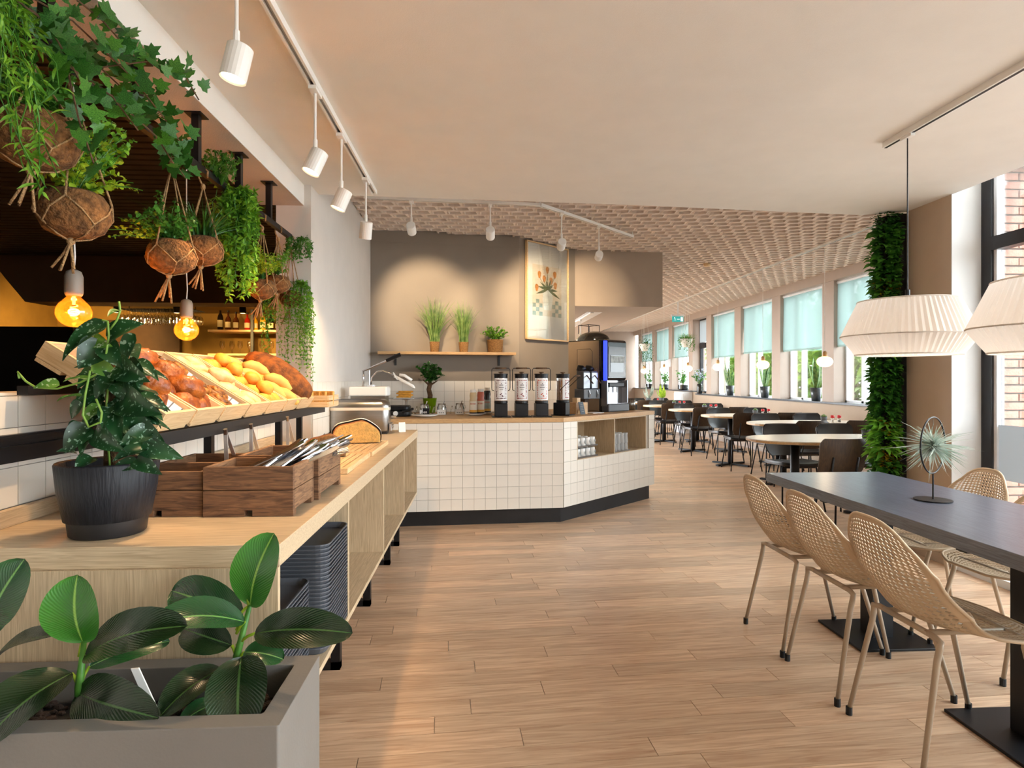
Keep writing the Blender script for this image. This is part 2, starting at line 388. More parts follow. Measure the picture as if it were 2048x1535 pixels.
# smoke detector and the thin lighting track the globe lamps hang from
sd = thing('smoke_detector', 'small round cream smoke detector under the moulded lattice ceiling', 'detector', (3.05, 8.0, ZT - .045))
MB().lathe([(0, 0), (.03, 0), (.045, .012), (.05, .04), (0, .04)], 16).build('housing', 'birch', sd, smooth=True)
lt = thing('lighting_track', 'thin white lighting track running along the lattice ceiling above the round-ended tables', 'track', (3.93, 12, ZT - .03))
MB().box(-.012, .012, -7.2, 7.2, 0, .025).build('rail', 'white_metal', lt)
MB().box(-.004, .004, -7.2, 7.2, -.001, .0).build('groove', 'dark_metal', lt)
# ---------------------------------------------------------------- window wall of the dining room
XW = 5.07
ww = struct(MB().box(XW, XW + .3, 4.6, 13.9, 0, .94).build('wall_right', 'pier_paint'))
ww2 = struct(MB().box(XW, XW + .3, 13.9, 19.7, 0, 1.0).build('wall_right_far', 'pier_paint'))
struct(MB().box(XW - .03, XW + .27, 4.6, 19.7, 2.70, 2.92).build('trim_4', 'window_paint'))
struct(MB().box(XW - .015, XW, 4.6, 13.9, 0, .08).build('baseboard_right', 'window_paint'))
struct(MB().box(XW - .05, XW + .3, 4.6, 13.9, .935, .962).build('trim_5', 'sill_stone', bevel=.003))
struct(MB().box(XW - .05, XW + .3, 13.9, 19.7, .995, 1.02).build('trim_6', 'sill_stone', bevel=.003))
YC = [5.49, 7.04, 8.60, 10.15, 11.70, 13.20, 14.35, 15.9, 17.45, 19.0]
for i, y in enumerate(YC):
    z0 = .96 if y < 13.9 else 1.02
    c = struct(MB().box(XW, XW + .3, y - .145, y + .145, z0, 2.70).build('wall_pier', 'window_paint'))
    MB().box(XW + .02, XW + .3, y + .145, y + .19, z0, 2.70).build('reveal', 'frame_white', c)
for i in range(len(YC) - 1):
    y0, y1 = YC[i] + .19, YC[i+1] - .145; z0 = .96 if y0 < 13.8 else 1.02; door = i == 5
    if door: z0 = .96
    w = struct(MB().box(XW + .20, XW + .205, y0, y1, z0, 2.70).build('window_%d' % (i+1), 'window_glass'))
    f = MB(); fr = .03 if not door else .05
    for a, b, c, d in ((y0, y0+fr, z0, 2.70), (y1-fr, y1, z0, 2.70), (y0, y1, z0, z0+fr), (y0, y1, 2.70-fr, 2.70)): f.box(XW + .17, XW + .24, a, b, c, d)
    if door: f.box(XW + .16, XW + .24, y0, y1, 2.02, 2.14)
    else: f.box(XW + .17, XW + .24, y0 + (y1-y0)*.66, y0 + (y1-y0)*.66 + .045, z0, 2.70)
    f.build('window_frame', 'frame_black' if door else 'frame_white', w)
    if door:
        MB().box(XW + .13, XW + .16, y0 + .12, y0 + .4, 2.03, 2.12).build('door_closer', 'black_metal', w)
        MB().box(XW + .15, XW + .155, y0 + .06, y1 - .06, 2.15, 2.66).build('frosted_pane', 'frosted_film', w)
        continue
    zb = 1.73 if i < 5 else 1.80
    zb += (.0, .02, .02, .05, .02, 0, .04, .0, .03)[i]
    b = thing('roller_blind', ('pale teal roller blind half lowered over the window %s' % ('by the green plant wall', 'beside the blind by the plant wall', 'between the third and fourth round-ended tables', 'over the window nearest the exit door', 'beside the glazed exit door', '', 'just past the exit door', 'in the corner of the dining room', 'behind the coffee machine')[i]) if i else 'pale teal roller blind on the window hidden behind the green plant wall', 'blind', (XW + .06, (y0 + y1)/2, 0), 0, 'roller blinds on the dining room windows')
    hw = (y1 - y0)/2 + .02; rows = []
    for a in range(13):
        u = a / 12; z = zb + .02 + (2.68 - zb - .02) * u; rows.append([(.012*math.sin(9*v + i + 2*u) * (1-u), -hw*(1 - .035*(1-u)*(1 if (i*7) % 3 else -1)) + 2*hw*v*(1 - .02*(1-u)), z) for v in [q/14 for q in range(15)]])
    MB().grid(rows).build('cloth', 'blind_cloth', b, smooth=True)
    MB().box(-.008, .008, -hw*.965, hw*.965, zb, zb + .025).build('bottom_bar', mat('blind_bar', '8fb0ac', .5) if 'blind_bar' not in M else 'blind_bar', b)
    MB().tube([(0, -hw, 2.67), (0, hw, 2.67)], .022, 10).build('roller', 'frame_white', b)
# ---------------------------------------------------------------- near pier, window bay and brick wall outside
PX = 3.245
struct(MB().box(PX, PX + .32, 4.02, 4.46, 0, 2.98).build('wall_pier_near', 'pier_paint'))
struct(MB().box(PX + .32, 5.4, 4.36, 4.62, 0, 2.98).build('wall_return', 'pier_paint'))
struct(MB().box(PX - .003, PX + .24, 4.013, 4.02, 0, 2.98).build('trim_7', 'pier_white'))
struct(MB().box(PX - .012, PX, 4.02, 4.46, 0, .07).build('baseboard_pier', 'pier_paint'))
struct(MB().box(PX - .01, PX + .22, -3, 4.01, 0, .05).build('trim_8', 'pier_white'))
struct(MB().box(PX - .01, 3.9, -3, 4.6, 2.93, 3.05).build('ceiling_bay', 'white_paint'))
gl = struct(MB().box(3.49, 3.495, -3, 3.96, .12, 2.93).build('window_20', 'window_glass'))
f = MB(); f.box(3.45, 3.53, 3.93, 4.01, .05, 2.93); f.box(3.45, 3.53, -3, 3.93, 2.16, 2.25); f.box(3.45, 3.53, -3, 3.93, .05, .13); f.box(3.45, 3.53, 2.35, 2.43, .05, 2.93); f.box(3.45, 3.53, .6, .68, .05, 2.93)
f.build('window_frame', 'frame_black', gl)
MB().box(3.47, 3.50, 3.905, 3.93, .13, 2.93).build('glazing_bead', 'frame_white', gl)
MB().box(3.484, 3.489, -3, 3.93, .62, .985).build('frosted_film', 'frosted_film', gl)
bw = struct(MB().box(3.6, 7.5, 4.30, 4.34, -.05, 4.2).build('wall_brick', 'mortar'))
brick_me = [MB().box(-l/2, l/2, -.02, .0, -.025, .025).mesh('brick', 'brick') for l in (.205, .098)]
nb = 0
for r in range(56):
    z = .03 + r * .0625; x = 3.6 + (.0 if r % 2 else .052)
    while x < 4.72:
        l = .098 if (r % 2 == 0 and nb % 3 == 0) else .205
        if nb < 300:
            o = link('brick', brick_me[0 if l > .15 else 1], bw); o.location = (x + l/2, 4.299 + rnd.uniform(-.002, .002), z); nb += 1
        x += l + .012
fb = MB()
for r in range(56):
    z = .03 + r * .0625; x = 4.75 + (.1 if r % 2 else 0)
    while x < 7.4: fb.box(x, x + .205, 4.28, 4.302, z - .025, z + .025); x += .217
fb.build('far_bricks', 'brick', bw)['kind'] = 'stuff'
dp = thing('downpipe', 'white rainwater downpipe running up the brick wall outside', 'pipe', (3.79, 4.235, 0))
MB().tube([(0, 0, 0), (0, 0, 3.6)], .022, 12).build('pipe', 'frame_white', dp, smooth=True)
for z in (.5, 1.6, 2.7): MB().box(-.03, .03, -.01, .05, z, z + .03).build('bracket', 'frame_white', dp)
# ground, hedge trees and parasol outside
struct(MB().box(3.6, 60, -30, 60, -.2, -.06).build('ground', 'paving'))
# ---------------------------------------------------------------- kitchen and bar behind the hatch
struct(MB().box(-6.6, -6.5, -3, 10, 0, 2.98).build('wall_kitchen_left', 'mustard_wall'))
struct(MB().box(-6.6, -1.3, 9.8, 9.9, 0, 2.98).build('wall_kitchen_back', 'mustard_wall'))
struct(MB().box(-6.6, -1.32, -3.1, -3, 0, 2.98).build('wall_kitchen_rear', 'dark_void'))
struct(MB().box(-1.42, -1.32, 6.6, 9.8, 0, 2.98).build('wall_kitchen_right', 'mustard_wall'))
kc = struct(MB().box(-6.6, -1.32, -3, 9.9, 2.9, 3.0).build('ceiling_kitchen', 'dark_void'))
slat_me = MB().box(-2.6, 2.6, -.035, .035, 0, .09).mesh('ceiling_slat', 'dark_slat')
for i in range(72):
    o = link('ceiling_slat', slat_me, kc); o.location = (-4.03, .1 + i * .1, 2.70); o.rotation_euler = (0, 0, 0)
bk = struct(MB().prism([(-5.2, 7.3), (-1.42, 7.3), (-1.42, 7.7), (-5.2, 7.7)], 2.18, 2.9).build('wall_bulkhead', 'bulkhead'))
b = MB(); b.add([(-5.2, 7.3, 2.18), (-5.2, 7.3, 2.9), (-5.75, 7.3, 2.9), (-5.42, 7.3, 2.45), (-5.2, 7.7, 2.18), (-5.2, 7.7, 2.9), (-5.75, 7.7, 2.9), (-5.42, 7.7, 2.45)], [(0,1,2,3), (7,6,5,4), (0,3,7,4), (3,2,6,7)])
b.build('slanted_end', 'bulkhead', bk)
struct(MB().box(-5.2, -1.42, 7.7, 9.8, 2.32, 2.36).build('ceiling_bar', 'mustard_wall'))
tag(MB().box(-6.3, -4.86, 7.6, 7.9, 0, 1.92).build('dark_cabinet', 'dark_void', bevel=.004), 'tall dark cabinet beneath the mustard wall of the bar', 'cabinet')
pd = thing('wooden_door', 'brown wooden door behind the hanging wine glasses', 'door', (-5.15, 9.7, 0)); MB().box(-.55, .53, 0, .08, 0, 2.2).build('board', 'brown_panel', pd); MB().box(.40, .44, -.03, 0, .95, 1.1).build('handle', 'black_metal', pd)
bc = thing('back_bar', 'low dark bar cabinet standing under the bottle shelf', 'cabinet', (-3.2, 9.3, 0)); MB().box(-1.4, 1.5, -.4, .4, 0, 1.25).build('body', 'brown_panel', bc); MB().box(-1.42, 1.52, -.43, .42, 1.25, 1.29).build('worktop', 'dark_void', bc)
# dark track with black spots over the bar
tr = thing('bar_light_track', 'black lighting track under the bulkhead of the bar', 'track', (-3.4, 7.95, 2.28)); MB().box(-1.79, 1.9, -.02, .02, 0, .04).build('rail', 'black_metal', tr)
for k, (x, lab) in enumerate(((-5.15, 'added black cylinder spotlight brightening the mustard wall by the slanted bulkhead end'), (-4.55, 'black cylinder spotlight over the dark cabinet'), (-3.82, 'black cylinder spotlight above the hanging wine glasses'), (-3.0, 'black cylinder spotlight in front of the bottle shelf'))):  # leftmost fixture is an added lamp that brightens the mustard wall
    s = thing('bar_spotlight', lab, 'lamp', (x, 7.95, 2.13), 0, 'spotlights over the bar')
    MB().lathe([(0, 0), (.035, 0), (.04, .004), (.04, .12), (.0, .12)], 14).build('housing', 'black_metal', s, smooth=False)
    MB().tube([(0, 0, .12), (0, 0, .15)], .012, 8).build('stem', 'black_metal', s)
    MB().lathe([(0, -.001), (.03, -.001)], 12).build('lens', emis('bar_lens', 'ffd9a0', 3) if 'bar_lens' not in M else 'bar_lens', s)
    spot(s, (0, 0, -.01), ((-.9 if x < -5 else .25), 1.4, (-.45 if x < -5 else -1.1)), 300, (1, .62, .22), 110, .8)
sh = thing('bar_shelf', 'wall shelf unit of the bar with two wooden boards and a black upright', 'shelf', (-3.3, 9.35, 0))
for z in (1.99, 1.64): MB().box(-.68, .62, -.14, .16, z, z + .03).build('board', 'oak_warm', sh)
MB().box(-.06, -.02, -.15, -.11, 1.55, 2.34).build('upright', 'black_metal', sh)
bcol = [('1a1410', 'dark brown', .36), ('4a2410', 'amber', .30), ('5a2f14', 'reddish', .28), ('b02418', 'red', .27), ('d9a51c', 'yellow', .25), ('e0b030', 'golden', .30), ('141414', 'black square', .27), ('26221c', 'smoked', .24), ('cc3a1a', 'orange-red', .28)]
for k, (hx, cn, h) in enumerate(bcol):
    mt = mat('liquor_%d' % k, hx, .12, coat=.5, var=.1); x = -3.86 + k * .115 + (.05 if k > 2 else 0)
    bo = thing('liquor_bottle', '%s liquor bottle with a pale label on the top bar shelf' % cn, 'bottle', (x, 9.36, 2.021), 0, 'bottles on the bar shelf')
    r = .042 if k != 6 else .046
    MB().lathe([(0, 0), (r, 0), (r, h*.52), (r*.8, h*.62), (.014, h*.72), (.013, h*.96), (0, h*.96)], 12).build('glass_body', mt, bo, smooth=True)
    MB().lathe([(.016, h*.9), (.016, h), (0, h)], 10).build('cap', 'black_metal', bo)
    MB().lathe([(r + .001, h*.14), (r + .001, h*.42)], 10, ang=2.4, start=-2.8).build('label', mat('bottle_label', 'd8c9a0', .7) if 'bottle_label' not in M else 'bottle_label', bo)
gl_prof = [(.03, 0), (.004, .004), (.004, .07), (.03, .09), (.038, .13), (.03, .19)]
for k in range(8):
    g = tag(MB().lathe(gl_prof, 10).build('wine_glass', 'clear_glass', smooth=True), 'stemmed glass standing on the lower bar shelf', 'glass', 'glasses on the lower bar shelf'); g.location = (-3.82 + k*.13 + (.06 if k > 3 else 0), 9.33 + .03*(k % 2), 1.671)
rk = thing('glass_rack', 'metal rack of wine glass rails hung from the bar ceiling', 'rack', (-4.2, 8.35, 2.2))
for k in range(4):
    for s_ in (-.02, .02): MB().tube([(-.45, -.19 + k*.1 + s_, 0), (.5, -.19 + k*.1 + s_, 0)], .004, 6).build('rail', 'black_metal', rk)
for x in (-.4, .45):
    MB().tube([(x, -.04, 0), (x, -.04, .12)], .008, 6).build('hanger', 'chrome', rk); MB().box(x - .01, x + .01, -.22, .15, 0, .01).build('cross_bar', 'black_metal', rk)
hg = MB().lathe([(r, -z) for r, z in gl_prof], 9).mesh('wine_glass', 'clear_glass', True)
for i in range(11):
    for j in range(4):
        g = tag(link('wine_glass', hg), 'wine glass hanging upside down from the bar rack', 'glass', 'glasses hanging from the bar rack'); g.location = (-4.6 + i*.085, 8.16 + j*.1, 2.2085)
for k in range(5):
    c = thing('hanging_mug', 'cream mug hanging under the lower bar shelf', 'mug', (-3.35 + k*.15, 9.32, 1.52), 0, 'mugs under the bar shelf')
    MB().lathe([(0, -.04), (.035, -.04), (.042, .04), (.038, .04), (.03, -.03), (0, -.03)], 14, m=Matrix.Rotation(R(100 + 15*(k % 2)), 3, 'Y')).build('cup', 'white_metal', c, smooth=True)
    MB().tube([(0, 0, .03), (0, -.005, .06), (.02, 0, .075), (.035, 0, .05)], .006, 6).build('handle', 'white_metal', c)
for k in range(4):
    t = thing('beer_tap', 'small black beer tap knob on the back bar', 'tap', (-4.05 + k*.22, 9.0, 1.291), 0, 'taps on the back bar')
    MB().lathe([(.012, 0), (.012, .15), (.022, .16), (.025, .2), (.015, .225), (0, .225)], 10).build('knob', 'black_metal', t, smooth=True); MB().box(-.015, .015, -.07, 0, .1, .12).build('spout', 'black_metal', t)
# ---------------------------------------------------------------- tiled half wall behind the buffet
hw_ = struct(MB().box(-1.47, -1.325, -3, 4.055, 0, 1.244).build('wall_hatch', 'grout'))
struct(MB().box(-1.48, -1.318, -3, 4.055, 1.244, 1.252).build('trim_9', 'tile_white'))
k = 0
for i in range(28):
    for j in range(3):
        y = 4.05 - .1 - i*.1115; z0 = .93 + j*.1115; h = min(.1115, 1.243 - z0)
        o = link('tile', tile_me, hw_); o.location = (-1.322, y + .045, z0 + h/2); o.rotation_euler = (0, 0, R(90)); o.scale = (.109/.095, 1, (h - .0022)/.095)
rl = thing('wall_rail', 'dark metal profile rail fixed along the white tiled hatch wall', 'rail', (-1.315, 2.4, 1.06)); MB().box(0, .022, -2.3, 1.6, .0, .075).build('profile', 'dark_metal', rl); MB().box(.022, .034, -2.3, 1.6, .0, .045).build('lip', 'black_metal', rl); MB().box(.022, .03, -2.3, 1.6, .058, .07).build('groove', 'black_metal', rl)
# ---------------------------------------------------------------- buffet
bf = thing('buffet_counter', 'long pale oak buffet with open shelf bays facing the room', 'counter', (-.9, 3.2, 0))
def loc(o, *q): return [(x + .9, y - 3.2) for x, y in q]
MB().prism(loc(0, (-.487, 1.525), (-.487, 4.92), (-1.08, 4.92), (-1.08, 4.05), (-1.31, 4.05), (-1.31, 1.525)), .831, .885).build('worktop', 'oak', bf, bevel=.002)
cb = MB(); cb.box(-.41, .408, -1.67, 1.715, .374, .394)
cb.build('bottom_board', 'oak_y', bf)
for y in (1.535, 2.345, 3.207, 4.073, 4.905):
    MB().box(-.41 if y < 4 else -.17, .408, y - 3.2 - .009, y - 3.2 + .009, .394, .831).build('divider', 'oak_z', bf)
MB().box(-.41, -.39, -1.67, .84, .394, .831).build('back_panel', 'oak_z', bf); MB().box(-.19, -.17, .85, 1.715, .394, .831).build('back_panel', 'oak_z', bf)
MB().box(-.41, .412, -1.685, -1.674, .374, .831).build('end_panel', 'oak_z', bf)
MB().box(-.41, -.385, -1.67, .84, .886, .93).build('upstand', 'oak_y', bf)
for y in (1.75, 2.786, 3.544, 4.317, 4.8):
    l = MB(); l.box(.245, .285, y - 3.24, y - 3.2, 0, .374); l.box(-.1, .285, y - 3.24, y - 3.2, 0, .035); l.box(-.14, -.1, y - 3.24, y - 3.2, 0, .374); l.build('leg_frame', 'black_metal', bf)
# serving trays stacked in the first bay
def rrect(w, d, r, n=4):
    p = []
    for cx, cy, a0 in ((w-r, d-r, 0), (-w+r, d-r, 90), (-w+r, -d+r, 180), (w-r, -d+r, 270)):
        for i in range(n+1): a = R(a0 + 90*i/n); p.append((cx + r*math.cos(a), cy + r*math.sin(a)))
    return p
mat('tray_plastic', '54575e', .45, var=.08, bump=.05, bs=300)
def tray_mesh(w, d):
    m = MB(); A = rrect(w*.93, d*.93, .03); B = rrect(w, d, .04); E = rrect(w - .004, d - .004, .038); n = len(A)
    rings = [[(x*.98, y*.98, 0) for x, y in A], [(x, y, .002) for x, y in A], [(x, y, .022) for x, y in B], [(x, y, .026) for x, y in B], [(x, y, .026) for x, y in E], [(x*.985, y*.985, .006) for x, y in A]]
    m.grid(rings, closed=True); m.add(rings[0], [tuple(range(n))[::-1]]); m.add(rings[-1], [tuple(range(n))])
    return m.mesh('serving_tray', 'tray_plastic', False)
tm1 = tray_mesh(.22, .165); tm2 = tray_mesh(.22, .16)
for k in range(27):
    o = tag(link('serving_tray', tm1), 'dark grey serving tray in the taller stack on the buffet shelf', 'tray', 'taller stack of serving trays in the buffet bay'); o.location = (-.705 + rnd.uniform(-.001, .001), 2.165, .395 + k*.0128); 
for k in range(20):
    o = tag(link('serving_tray', tm2), 'dark grey serving tray in the lower stack on the buffet shelf', 'tray', 'lower stack of serving trays in the buffet bay'); o.location = (-.745 + rnd.uniform(-.001, .001), 1.80, .395 + k*.0128)
# ---------------------------------------------------------------- wooden cutlery crates and boards
def crate(name, label, x0, x1, y0, y1, h=.142, div=False):
    t = thing(name, label, 'crate', ((x0+x1)/2, (y0+y1)/2, .886)); a, b_ = (x1-x0)/2, (y1-y0)/2; w = .014
    for s in (-1, 1):
        for q, (za, zb) in enumerate(((.018, .076), (.078, h))):
            MB().box(-a, a, s*b_ - (w if s > 0 else 0), s*b_ + (0 if s > 0 else w), za, zb).build('plank', 'crate_wood', t, bevel=.0015)
            MB().box(s*a - (w if s > 0 else 0), s*a + (0 if s > 0 else w), -b_ + w, b_ - w, za, zb).build('plank', 'crate_wood_y', t, bevel=.0015)
    for s in (-1, 1):
        MB().box(-a, -.012, s*b_ - (.03 if s > 0 else 0), s*b_ + (0 if s > 0 else .03), 0, .018).build('foot_strip', 'crate_wood', t); MB().box(.012, a, s*b_ - (.03 if s > 0 else 0), s*b_ + (0 if s > 0 else .03), 0, .018).build('foot_strip', 'crate_wood', t)
    MB().box(-a + w, a - w, -b_ + w, b_ - w, .018, .026).build('bottom', 'crate_wood', t)
    if div: MB().box(-.006, .006, -b_ + w, b_ - w, .026, h - .02).build('partition', 'crate_wood_y', t)
    return t
crate('wooden_crate', 'empty weathered brown wooden crate beside the potted plant on the buffet', -1.07, -.812, 1.845, 2.055, .132)
crate('wooden_crate', 'weathered brown wooden crate full of forks and knives at the buffet edge', -.807, -.547, 1.835, 2.062, .146)
crate('wooden_crate', 'weathered brown wooden crate of cutlery next to the slotted bread boards', -.80, -.535, 2.075, 2.40, .15)
crate('wooden_crate', 'weathered brown wooden crate behind the empty crate under the bread rack', -1.07, -.815, 2.07, 2.36, .125)
# cutlery
kn = MB(); kn.add([(-.008,-.11,0),(.008,-.11,0),(.010,0,0),(-.010,0,0)], [(0,1,2,3)]); kn = MB()
kn.prism([(-.006,-.11),(.006,-.11),(.008,0),(.010,.09),(.004,.115),(-.006,.11),(-.006,0)], 0, .0028); kn_me = kn.mesh('table_knife', 'chrome')
fk = MB(); fk.prism([(-.008,-.1),(.008,-.1),(.003,.02),(.011,.05),(.011,.065),(-.011,.065),(-.011,.05),(-.003,.02)], 0, .0025)
for q in range(4): fk.box(-.0105 + q*.006, -.0075 + q*.006, .064, .1, 0, .0022)
fk_me = fk.mesh('table_fork', 'chrome')
def cutlery(n, cx, cy, sx, sy, z, pitch, yaw0, what, lab, grp):
    for k in range(n):
        o = tag(link(what[0], what[1]), lab, 'cutlery', grp); o.scale = (1.25, 1.1, 1.4)
        o.location = (cx + rnd.uniform(-sx, sx), cy + rnd.uniform(-sy, sy), z + .0035*(k // 3) + rnd.uniform(0, .01))
        o.rotation_euler = (R(pitch + rnd.uniform(-6, 6)), R(rnd.uniform(-35, 35)), R(yaw0 + rnd.uniform(-14, 14)))
cutlery(26, -.62, 2.0, .055, .03, 1.0, 26, -52, ('table_knife', kn_me), 'silver table knife leaning over the front cutlery crate', 'knives in the front cutlery crate')
cutlery(14, -.70, 1.96, .05, .03, .965, 14, 110, ('table_fork', fk_me), 'silver table fork lying in the front cutlery crate', 'forks in the front cutlery crate')
cutlery(20, -.60, 2.17, .04, .04, 1.02, 18, -65, ('table_knife', kn_me), 'silver cutlery heaped in the crate next to the bread boards', 'cutlery in the rear crate')
cutlery(10, -.61, 2.24, .03, .03, 1.0, 12, -60, ('table_fork', fk_me), 'silver fork heaped in the crate next to the bread boards', 'forks in the rear crate')
wood('board_wood', 'd9ad76', 'efcfa0', stretch=(24, 2, 24), scale=3, rough=.5)
def bread_board(lab, cx, cy, w, d, rz):
    t = thing('bread_board', lab, 'board', (cx, cy, .886), rz); n = 8; p = (2*w - .0) / n
    for k in range(n): MB().box(-w + k*p + .0025, -w + (k+1)*p - .0025, -d + .03, d - .03, .008, .022).build('slat', 'board_wood', t, bevel=.001)
    for s in (-1, 1): MB().box(-w, w, s*d - (.03 if s > 0 else 0), s*d + (0 if s > 0 else .03), .0, .024).build('end_rail', 'board_wood', t, bevel=.002)
    MB().box(-w + .002, w - .002, -d + .03, d - .03, 0, .008).build('crumb_tray', 'board_wood', t)
bread_board('slotted wooden bread board under the dark loaf', -.685, 2.92, .125, .285, R(.6))
bread_board('slotted wooden bread board under the pale loaf', -.695, 3.53, .137, .30, R(.5))
mat('bread_crust', 'b9733a', .7, var=.25, vs=14, bump=.3, bs=60); mat('bread_dark_crust', '7a4a26', .75, var=.3, vs=20, bump=.4, bs=80)
mat('crumb_pale', 'dba85c', .85, var=.15, vs=60, bump=.5, bs=160); mat('crumb_dark', '5f3e1f', .85, var=.4, vs=70, bump=.5, bs=160, col2='8d6538')
mat('paper_white', 'eceae6', .8, var=.03, bump=.3, bs=12)
def cut_loaf(name, lab, loc_, rz, w, h, l, crust, crumb, paper=False):
    t = thing(name, lab, 'bread', loc_, rz); prof = []
    for k in range(17):
        a = math.pi * k/16; prof.append((w*math.cos(a)*(1 + .06*math.sin(3*a)), h*math.sin(a)**.7*(1 + .05*math.cos(5*a))))
    rows = [[(x*s, y, z*s) for x, z in prof] for y, s in ((0, 1), (l*.3, 1.02), (l*.65, .92), (l*.88, .68), (l, .2))]
    m = MB(); m.grid(rows); m.build('crust', crust, t, smooth=True)
    m = MB(); n = len(prof); m.add([(x*.93, -.003, .003 + z*.93) for x, z in prof] + [(x, 0, z) for x, z in prof], [tuple(range(n))] + [(i, n+i, n+i+1, i+1) for i in range(n-1)]); m.build('cut_face', crumb, t)
    if paper:
        rows = [[(x*s*1.05 + .002*math.sin(9*y + 3*z), y, z*s*1.05 + .001) for x, z in prof] for y, s in ((l*.25, 1.03), (l*.4, 1.05), (l*.7, .98), (l*.95, .72), (l*1.05, .3))]
        MB().grid(rows).build('paper_wrap', 'paper_white', t, smooth=True)
cut_loaf('bread_loaf', 'dark seeded loaf with its cut face showing on the wooden board', (-.745, 3.02, .911), R(14), .095, .105, .17, 'bread_dark_crust', 'crumb_dark')
cut_loaf('bread_loaf', 'pale sourdough loaf wrapped in white paper with its cut face showing', (-.72, 3.66, .911), R(14), .135, .125, .26, 'bread_crust', 'crumb_pale', True)
# ---------------------------------------------------------------- toaster, batter dispenser behind it
t = thing('toaster', 'brushed grey long-slot toaster with a pale band', 'toaster', (-.88, 4.62, .886), R(4))
def rbox(w, d, z0, z1, r, n=5, top=.03):
    rings = []
    for z, k in ((z0, -.004), (z0 + .01, 0), (z1 - top, 0)) + tuple((z1 - top + top*math.sin(R(a)), -top*(1 - math.cos(R(a)))) for a in (30, 60, 90)):
        rings.append([(x, y, z) for x, y in rrect(w + k, d + k, max(r + k*.5, .004), n)])
    m = MB(); m.grid(rings, closed=True); m.add(rings[-1], [tuple(range(len(rings[-1])))]); m.add(rings[0], [tuple(range(len(rings[0])))[::-1]]); return m
rbox(.215, .10, .02, .255, .05, top=.05).build('body', 'steel', t, smooth=True)
m = MB(); a = rrect(.2165, .1015, .05, 5); m.grid([[(x, y, .175) for x, y in a], [(x, y, .196) for x, y in a]], closed=True); m.build('band', mat('cream_band', 'd9cbb8', .35) if True else '', t)
for s in (-.035, .035): MB().box(-.15, .15, s - .014, s + .014, .2535, .2565).build('slot', 'black_metal', t)
MB().box(-.2, .2, -.09, .09, 0, .02).build('base', 'dark_metal', t)
MB().box(.214, .232, -.08, .08, .02, .075).build('control_panel', 'chrome', t, bevel=.004); MB().tube([(.225, .0, .12), (.26, 0, .12)], .012, 10).build('lever', 'chrome', t)
for y in (-.05, 0, .05): MB().tube([(.232, y, .05), (.24, y, .05)], .012, 12).build('knob', 'chrome', t)
MB().tube([(-.2, 0, .05), (-.235, -.12, .03), (-.22, -.3, .008), (-.16, -.42, .006), (-.22, -.5, .006)], .005, 6).build('cord', 'black_metal', t)
d = thing('batter_dispenser', 'white box dispenser with a lever arm and curved metal spout', 'dispenser', (-.86, 4.98, .886))
MB().box(-.15, .12, -.1, .1, 0, .27).build('stand', 'steel', d)
MB().box(-.165, .135, -.1, .1, .27, .345).build('white_box', 'white_metal', d, bevel=.012)
MB().tube([(-.07, 0, .345), (-.07, 0, .475)], .009, 8).build('post', 'chrome', d, smooth=True); MB().tube([(-.02, 0, .345), (-.02, 0, .475)], .006, 8).build('post', 'chrome', d)
MB().tube([(-.07, 0, .47), (.12, 0, .555)], .008, 8).build('lever_arm', 'chrome', d); MB().tube([(.115, 0, .553), (.23, 0, .605)], [.014, .017], 10).build('lever_grip', 'black_metal', d)
MB().tube([(-.01, 0, .36), (.0, 0, .42), (.04, 0, .465), (.09, 0, .475), (.15, 0, .45), (.2, 0, .42)], .007, 8).build('spout', 'chrome', d, smooth=True)
sp = MB().tube([(.18, 0, .43), (.33, 0, .345), (.345, 0, .33)], [.012, .014, .004], 10).build('nozzle', 'white_metal', d, smooth=True)
MB().lathe([(0, 0), (.036, 0), (.036, .006), (0, .006)], 16, (.185, 0, .428), Matrix.Rotation(R(60), 3, 'Y')).build('collar', 'white_metal', sp); MB().tube([(.22, 0, .44), (.26, 0, .435), (.32, 0, .395)], .012, 8).build('trigger', 'white_metal', sp, smooth=True)
MB().lathe([(0, .34), (.04, .34), (.04, .36), (0, .36)], 12, (-.01, 0, 0)).build('ferrule', 'chrome', d)
# ---------------------------------------------------------------- bread rack with tilted wooden trays
rkx = thing('bread_rack', 'black steel rack carrying the tilted wooden bread trays', 'rack', (-1.1, 2.8, .886))
MB().box(.135, .165, -1.02, .98, .205, .245).build('front_rail', 'dark_metal', rkx)
MB().box(-.19, -.16, -1.02, .98, .36, .385).build('rear_rail', 'dark_metal', rkx)
for y in (-.3, .55, .93):
    MB().box(.01, .04, y - .015, y + .015, 0, .21).build('post', 'black_metal', rkx); MB().box(-.02, .07, y - .03, y + .03, 0, .004).build('foot_plate', 'black_metal', rkx)
    MB().bar((.15, y, .22), (-.175, y, .37), .025, .02).build('brace', 'black_metal', rkx)
MB().box(.02, .06, -.86, -.72, .17, .205).build('bracket', 'dark_metal', rkx)
TA = R(32); tb_m = Matrix.Rotation(TA, 3, 'Y')
def tray(label, y0, y1):
    t = thing('wooden_tray', label, 'tray', (-.945, (y0+y1)/2, 1.135)); t.rotation_euler = (0, TA, 0); hw = (y1-y0)/2 - .004; L = .40; h = .064; w = .011
    for s in (-1, 1):
        m = MB().box(-L, 0, s*hw - (w if s > 0 else 0), s*hw + (0 if s > 0 else w), .012, h); m.build('side', 'birch', t, bevel=.001)
    for x in (-L, -w): MB().box(x, x + w, -hw + w, hw - w, 0, h).build('end_board', 'birch_y', t, bevel=.001)
    for k in range(4): MB().box(-L + .004 + k*.1, -L + .086 + k*.1, -hw, hw, 0, .011).build('slat', 'birch_y', t)
    return t
